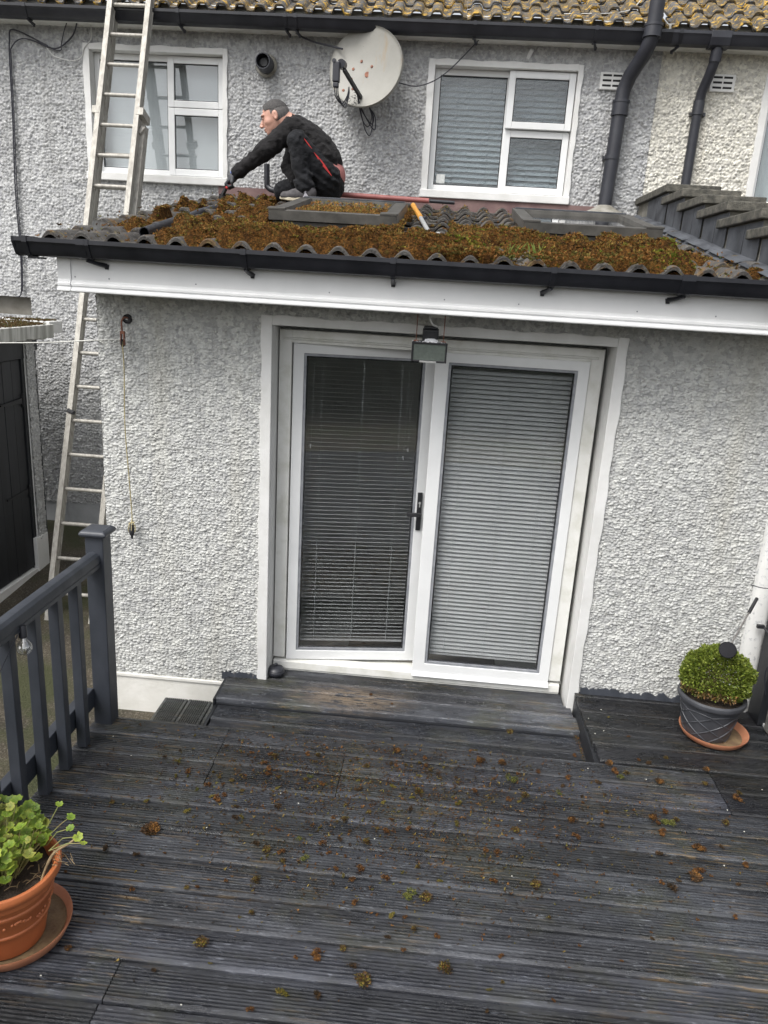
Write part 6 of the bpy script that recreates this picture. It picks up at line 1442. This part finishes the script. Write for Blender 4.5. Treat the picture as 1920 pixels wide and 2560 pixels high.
# solar stake lamp leaning across the box
sl_ = thing('stake_lamp', 'black solar stake lamp leaning upside down across the box ball', 'lamp', (1.66, 3.75, .65))
t0 = Vector((1.78, 3.90, .735)); g0 = Vector((1.725, 3.835, .675)); h0 = Vector((1.580, 3.64, .567)); dd = (h0 - t0).normalized()
MB().tube([t0, g0], .009, 12).build('grip', M['iron'], sl_, sm=40); MB().tube([g0, h0], .0045, 8).build('rod', M['rod'], sl_, sm=40)
ax_ = Vector((-.25, -.75, .55)).normalized(); hc_ = h0 + dd * .035
MB().tube([h0 - dd * .012, h0 + dd * .012], [.008, .011], 10).build('neck', M['iron'], sl_, sm=40)
MB().lathe([(0, -.020), (.018, -.020), (.026, -.008), (.041, -.002), (.043, .006), (.040, .012), (.030, .014), (0, .014)], hc_, 32, axis=tuple(ax_)).build('head', M['matt_black'], sl_, sm=35)
# doorstop ashtray
ds = thing('lidded_ashtray', 'round dark lidded pot on the step at the left foot of the door frame', 'ashtray', (-.860, 4.100, -.098))
MB().lathe([(0, 0), (.038, 0), (.050, .010), (.055, .024), (.052, .034), (.050, .036), (.051, .040), (.046, .048), (.030, .057), (.012, .061), (0, .062)], (-.846, 4.118, -.099), 40).build('bowl', M['grey_plastic'], ds, sm=40)
MB().lathe([(.006, .058), (.006, .066), (.010, .069), (.011, .074), (.007, .078), (0, .079)], (-.846, 4.118, -.099), 20).build('knob', M['grey_plastic'], ds, sm=40)

# ================================================================== right edge: painted corner, black boundary screen, concrete block
cp = thing('corner_pillar', 'white painted corner pillar at the right end of the extension wall', 'pillar', (1.85, 4.0, 0))
mb = MB(); n = 30; vs = []; fs = []
for i in range(n + 1):
    z = -.01 + 2.10 * i / n; w_ = .002 * math.sin(i * 1.9)
    for k in range(9): a = math.pi * k / 8; vs.append((1.873 - .055 * math.cos(a) + w_, 4.058 - .050 * math.sin(a) ** .6, z))
for i in range(n):
    for k in range(8): fs.append((i * 9 + k, i * 9 + k + 1, (i + 1) * 9 + k + 1, (i + 1) * 9 + k))
mb.add(vs, fs); mb.build('pillar', simple('spotted_white_paint', (.70, .70, .68), (.40, .41, .42), 38, .6, .3, .003, lo=.55, hi=.68), cp, sm=50)
bs_ = thing('boundary_screen', 'black painted boundary board screen at the right edge, with a small clip', 'fence', (1.93, 3.9, 0))
MB().box(1.905, 2.02, 3.86, 4.0, .002, 1.5).build('screen_post', M['black_paint'], bs_, .004)
mb = MB()
for i in range(5): mb.box(2.022, 2.045, 3.84 - .15 * (i + 1) + .003, 3.84 - .15 * i, .002, 1.45)
mb.build('boards', M['black_paint'], bs_, .003)
mb = MB(); mb.box(1.845, 1.885, 3.965, 3.985, .535, .555); mb.tube([(1.88, 3.965, .545), (1.905, 3.90, .51)], .007, 8); mb.build('clip', M['iron'], bs_, .003)
MB().tube(bez([(1.90, 3.90, .52), (1.905, 3.85, .44), (1.885, 3.855, .33), (1.91, 3.85, .2)], 6), .0035, 6).build('wire', M['cable'], bs_, sm=60)
MB().tube(bez([(1.745, 3.93, .80), (1.80, 3.92, .79), (1.86, 3.90, .80), (1.95, 3.86, .84)], 5), .0025, 6).build('fairy_light_wire', M['cable'], bs_, sm=60)
kb = MB(); kb.box(1.925, 2.25, 3.60, 3.83, .002, .40); kb = kb.build('concrete_block', simple('stained_concrete_block', (.24, .235, .22), (.06, .058, .055), 12, .9, .8, .01), None, .01); tag(kb, 'stained concrete block standing at the right edge behind the planter', 'block')
kc = MB().box(1.935, 2.02, 3.835, 3.875, .003, .022).build('white_offcut', M['upvc'], None, .002); tag(kc, 'small white plastic offcut beside the concrete block', 'offcut')

# ================================================================== moss clumps fallen on the deck
def clump_mesh(nm, n, spread, s, pal):
    V = []; F = []; Cc = []; rn = rnd
    lobes = [(Vector((rn.gauss(0, spread), rn.gauss(0, spread * .7), .003)), rn.uniform(.45, .8) * s) for q in range(max(2, n // 6))]
    for c_, r_ in lobes:
        c_.z = r_ * .55; base = rn.choice(pal)
        for q in range(44):
            d = Vector((rn.gauss(0, 1), rn.gauss(0, 1), rn.gauss(.25, .8))).normalized(); col = rn.choice(pal) if rn.random() < .4 else base; g = rn.uniform(.55, 1.3)
            tuft(V, F, Cc, c_ + Vector((d.x, d.y, d.z * .75)) * (r_ * rn.uniform(.55, .95)), s * .28, (col[0] * g, col[1] * g, col[2] * g), 3)
    me = bpy.data.meshes.new(nm); me.from_pydata(V, [], F); me.materials.append(M['moss'])
    a = me.color_attributes.new('Col', 'FLOAT_COLOR', 'POINT'); a.data.foreach_set('color', np.c_[np.array(Cc), np.ones(len(Cc))].astype(np.float32).ravel()); return me
OR = [(.20, .088, .026), (.25, .125, .038), (.13, .062, .022), (.085, .042, .02)]; OL = [(.20, .15, .04), (.15, .13, .03), (.24, .17, .05)]; DK = [(.075, .045, .025), (.05, .035, .02), (.10, .06, .03)]; GR = [(.13, .14, .035), (.10, .11, .03), (.17, .16, .045)]
protos = [clump_mesh('moss_clump', 20, .0085, .017, OR), clump_mesh('moss_clump', 20, .009, .017, OL), clump_mesh('moss_clump', 18, .008, .016, DK), clump_mesh('moss_clump', 24, .010, .017, OR + OL + DK), clump_mesh('moss_clump', 40, .013, .019, OR + DK), clump_mesh('moss_clump', 18, .008, .016, GR)]
def zone(x, y, z):
    if z < -.2: return 'on the low step beside the plinth'
    if z < -.05: return 'right under the patio door'
    if y > 3.38: return 'on the dark platform near the planter'
    if y < 2.15: return 'on the nearest boards' + (' by the terracotta pot' if x < -.6 else ' towards the right' if x > .5 else ' in the middle')
    s1_ = 'far across the deck' if y > 3.06 else 'past mid deck' if y > 2.75 else 'at mid deck' if y > 2.45 else 'nearer than mid deck'
    s2_ = 'by the balustrade' if x < -1.0 else 'below the left hinge' if x < -.7 else 'below the left leaf' if x < -.35 else 'below the handle' if x < 0 else 'below the right blind' if x < .45 else 'below the right jamb' if x < .9 else 'far right'
    return s1_ + ', ' + s2_
LOOK = ['rusty orange', 'olive brown', 'dark brown', 'orange and olive', 'thick rusty', 'green']
def place(me, x, y, z, sc, label, group):
    if group:
        label = ('tiny ' if sc < .7 else 'small ' if sc < 1.05 else 'bigger ') + LOOK[protos.index(me)] + ' moss ' + zone(x, y, z)
    o = bpy.data.objects.new('moss_clump', me); COL.objects.link(o); o.location = (x, y, z); o.rotation_euler = (0, 0, rnd.uniform(0, 6.28)); o.scale = (sc, sc * rnd.uniform(.8, 1.2), sc * .9)
    tag(o, label, 'moss', group)
LBL = {0: 'small rusty orange moss clump among the many strewn over the deck', 1: 'small olive brown moss clump among the many strewn over the deck', 2: 'small dark brown moss clump among the many strewn over the deck', 3: 'small mixed orange and olive moss clump among the many strewn over the deck', 4: 'larger rusty orange moss clump strewn with others on the deck', 5: 'small green moss clump among the many strewn over the deck'}
# the clumps one can pick out in the photograph
for (x, y, me, sc, lb) in CLUMPS:
    place(protos[me], x, y, .004, sc, lb if lb else LBL[me], None if lb else 'moss clumps fallen on the deck')
pts = []
def cluster(n, cx, cy, sx, sy):
    for q in range(n):
        x, y = rnd.gauss(cx, sx), rnd.gauss(cy, sy)
        pts.append((x, y))
cluster(38, .25, 3.1, .42, .15); cluster(30, -.75, 3.05, .26, .13); cluster(30, -.45, 2.72, .32, .14); cluster(26, -.3, 2.42, .42, .14); cluster(14, .75, 2.75, .35, .2); cluster(10, -.2, 2.15, .5, .15); cluster(10, .1, 1.9, .6, .15); cluster(6, 1.0, 2.3, .3, .2)
for (x, y) in pts:
    if not (-1.5 < x < 1.7 and 1.5 < y < 3.33): continue
    k = rnd.choice([0, 0, 0, 1, 1, 2, 2, 2, 3, 3, 3]); place(protos[k], x, y, .003, rnd.uniform(.35, .80), LBL[k], 'moss clumps fallen on the deck')
for (x, y, z, k, sc) in ((-.75, 3.6, -.13, 2, .7), (-.25, 3.98, -.098, 0, .8), (-.12, 3.9, -.098, 0, .6), (.35, 3.55, -.13, 3, .9), (.55, 3.48, -.13, 0, .8), (.86, 3.5, -.13, 0, .9), (.88, 3.6, -.13, 0, .8), (-1.25, 3.75, -.283, 2, 1.1), (-1.36, 3.5, -.283, 0, .8), (1.15, 3.62, .003, 0, .6), (1.3, 3.45, .003, 3, .7), (1.08, 3.80, .003, 1, .5), (.6, 3.5, -.13, 5, .9), (.2, 3.45, -.13, 0, .7), (-.1, 3.6, -.13, 2, .6)):
    place(protos[k], x, y, z, sc, LBL[k], 'moss clumps fallen on the deck')
V = []; F = []; Cc = []
for q in range(9500):
    x = rnd.gauss(-.1, .62); y = rnd.gauss(2.92, .32)
    if not (-1.55 < x < 1.9 and 1.5 < y < 3.36): continue
    tuft(V, F, Cc, Vector((x, y, .001)), rnd.choice((.003, .004, .005, .007, .011)), rnd.choice(OR + OL + DK + DK), 4)
for q in range(350):
    x = rnd.uniform(-1.0, .9); y = rnd.uniform(3.42, 3.9); tuft(V, F, Cc, Vector((x, y, -.131 if y < 3.78 else -.099)), rnd.uniform(.002, .006), rnd.choice(OR + DK), 3)
for q in range(500):     # dirt line along the recess side and the long seam
    if q % 2: x = .925 + rnd.gauss(0, .008); y = rnd.uniform(3.4, 3.95); z = -.13
    else: x = rnd.uniform(-1.2, 1.4); y = 3.062 + rnd.gauss(0, .012); z = .001
    tuft(V, F, Cc, Vector((x, y, z)), rnd.uniform(.003, .008), rnd.choice(OR + OL), 3)
o = from_np('moss_crumbs', V, F, M['moss']); setcol(o, Cc); tag(o, 'fine moss crumbs and dirt scattered over the deck', 'debris', kind='stuff')
# pale stone chips knocked off the wall
cm = bpy.data.meshes.new('stone_chip'); cm.from_pydata([(-.005, -.003, 0), (.005, -.002, 0), (.004, .004, 0), (-.004, .003, 0), (-.002, -.001, .004), (.003, 0, .004), (0, .002, .005)], [], [(0, 1, 5, 4), (1, 2, 6, 5), (2, 3, 6), (3, 0, 4, 6), (4, 5, 6), (3, 2, 1, 0)]); cm.materials.append(simple('stone_chip', (.62, .60, .52), (.5, .5, .45), 30, .8))
for (x, y, z, sc) in CHIPS:
    o = bpy.data.objects.new('stone_chip', cm); COL.objects.link(o); o.location = (x, y, z); o.rotation_euler = (0, 0, rnd.uniform(0, 6)); o.scale = (sc * .65,) * 3
    tag(o, 'tiny pale stone chip ' + zone(x, y, z), 'stone', 'stone chips on the boards')

# ================================================================== hedge added behind the photographer, out of view, for the glass to reflect
hd3 = MB(); vs = []; fs = []; nx, nz = 90, 26
for i in range(nx + 1):
    for k in range(nz + 1):
        x = -9 + 18 * i / nx; z = -.4 + 2.3 * k / nz; vs.append((x, -7.5 + .35 * float(vnoise(np.array(x), np.array(z), .35, 3)) + .2 * float(vnoise(np.array(x), np.array(z), .12, 7)), z))
for i in range(nx):
    for k in range(nz): fs.append((i * (nz + 1) + k, (i + 1) * (nz + 1) + k, (i + 1) * (nz + 1) + k + 1, i * (nz + 1) + k + 1))
hd3.add(vs, fs); o = hd3.build('hedge', simple('hedge_leaves', (.035, .045, .03), (.06, .07, .045), 6, .8, 1, .05)); tag(o, 'unseen dark green hedge added opposite the house for the glass to reflect', 'hedge')
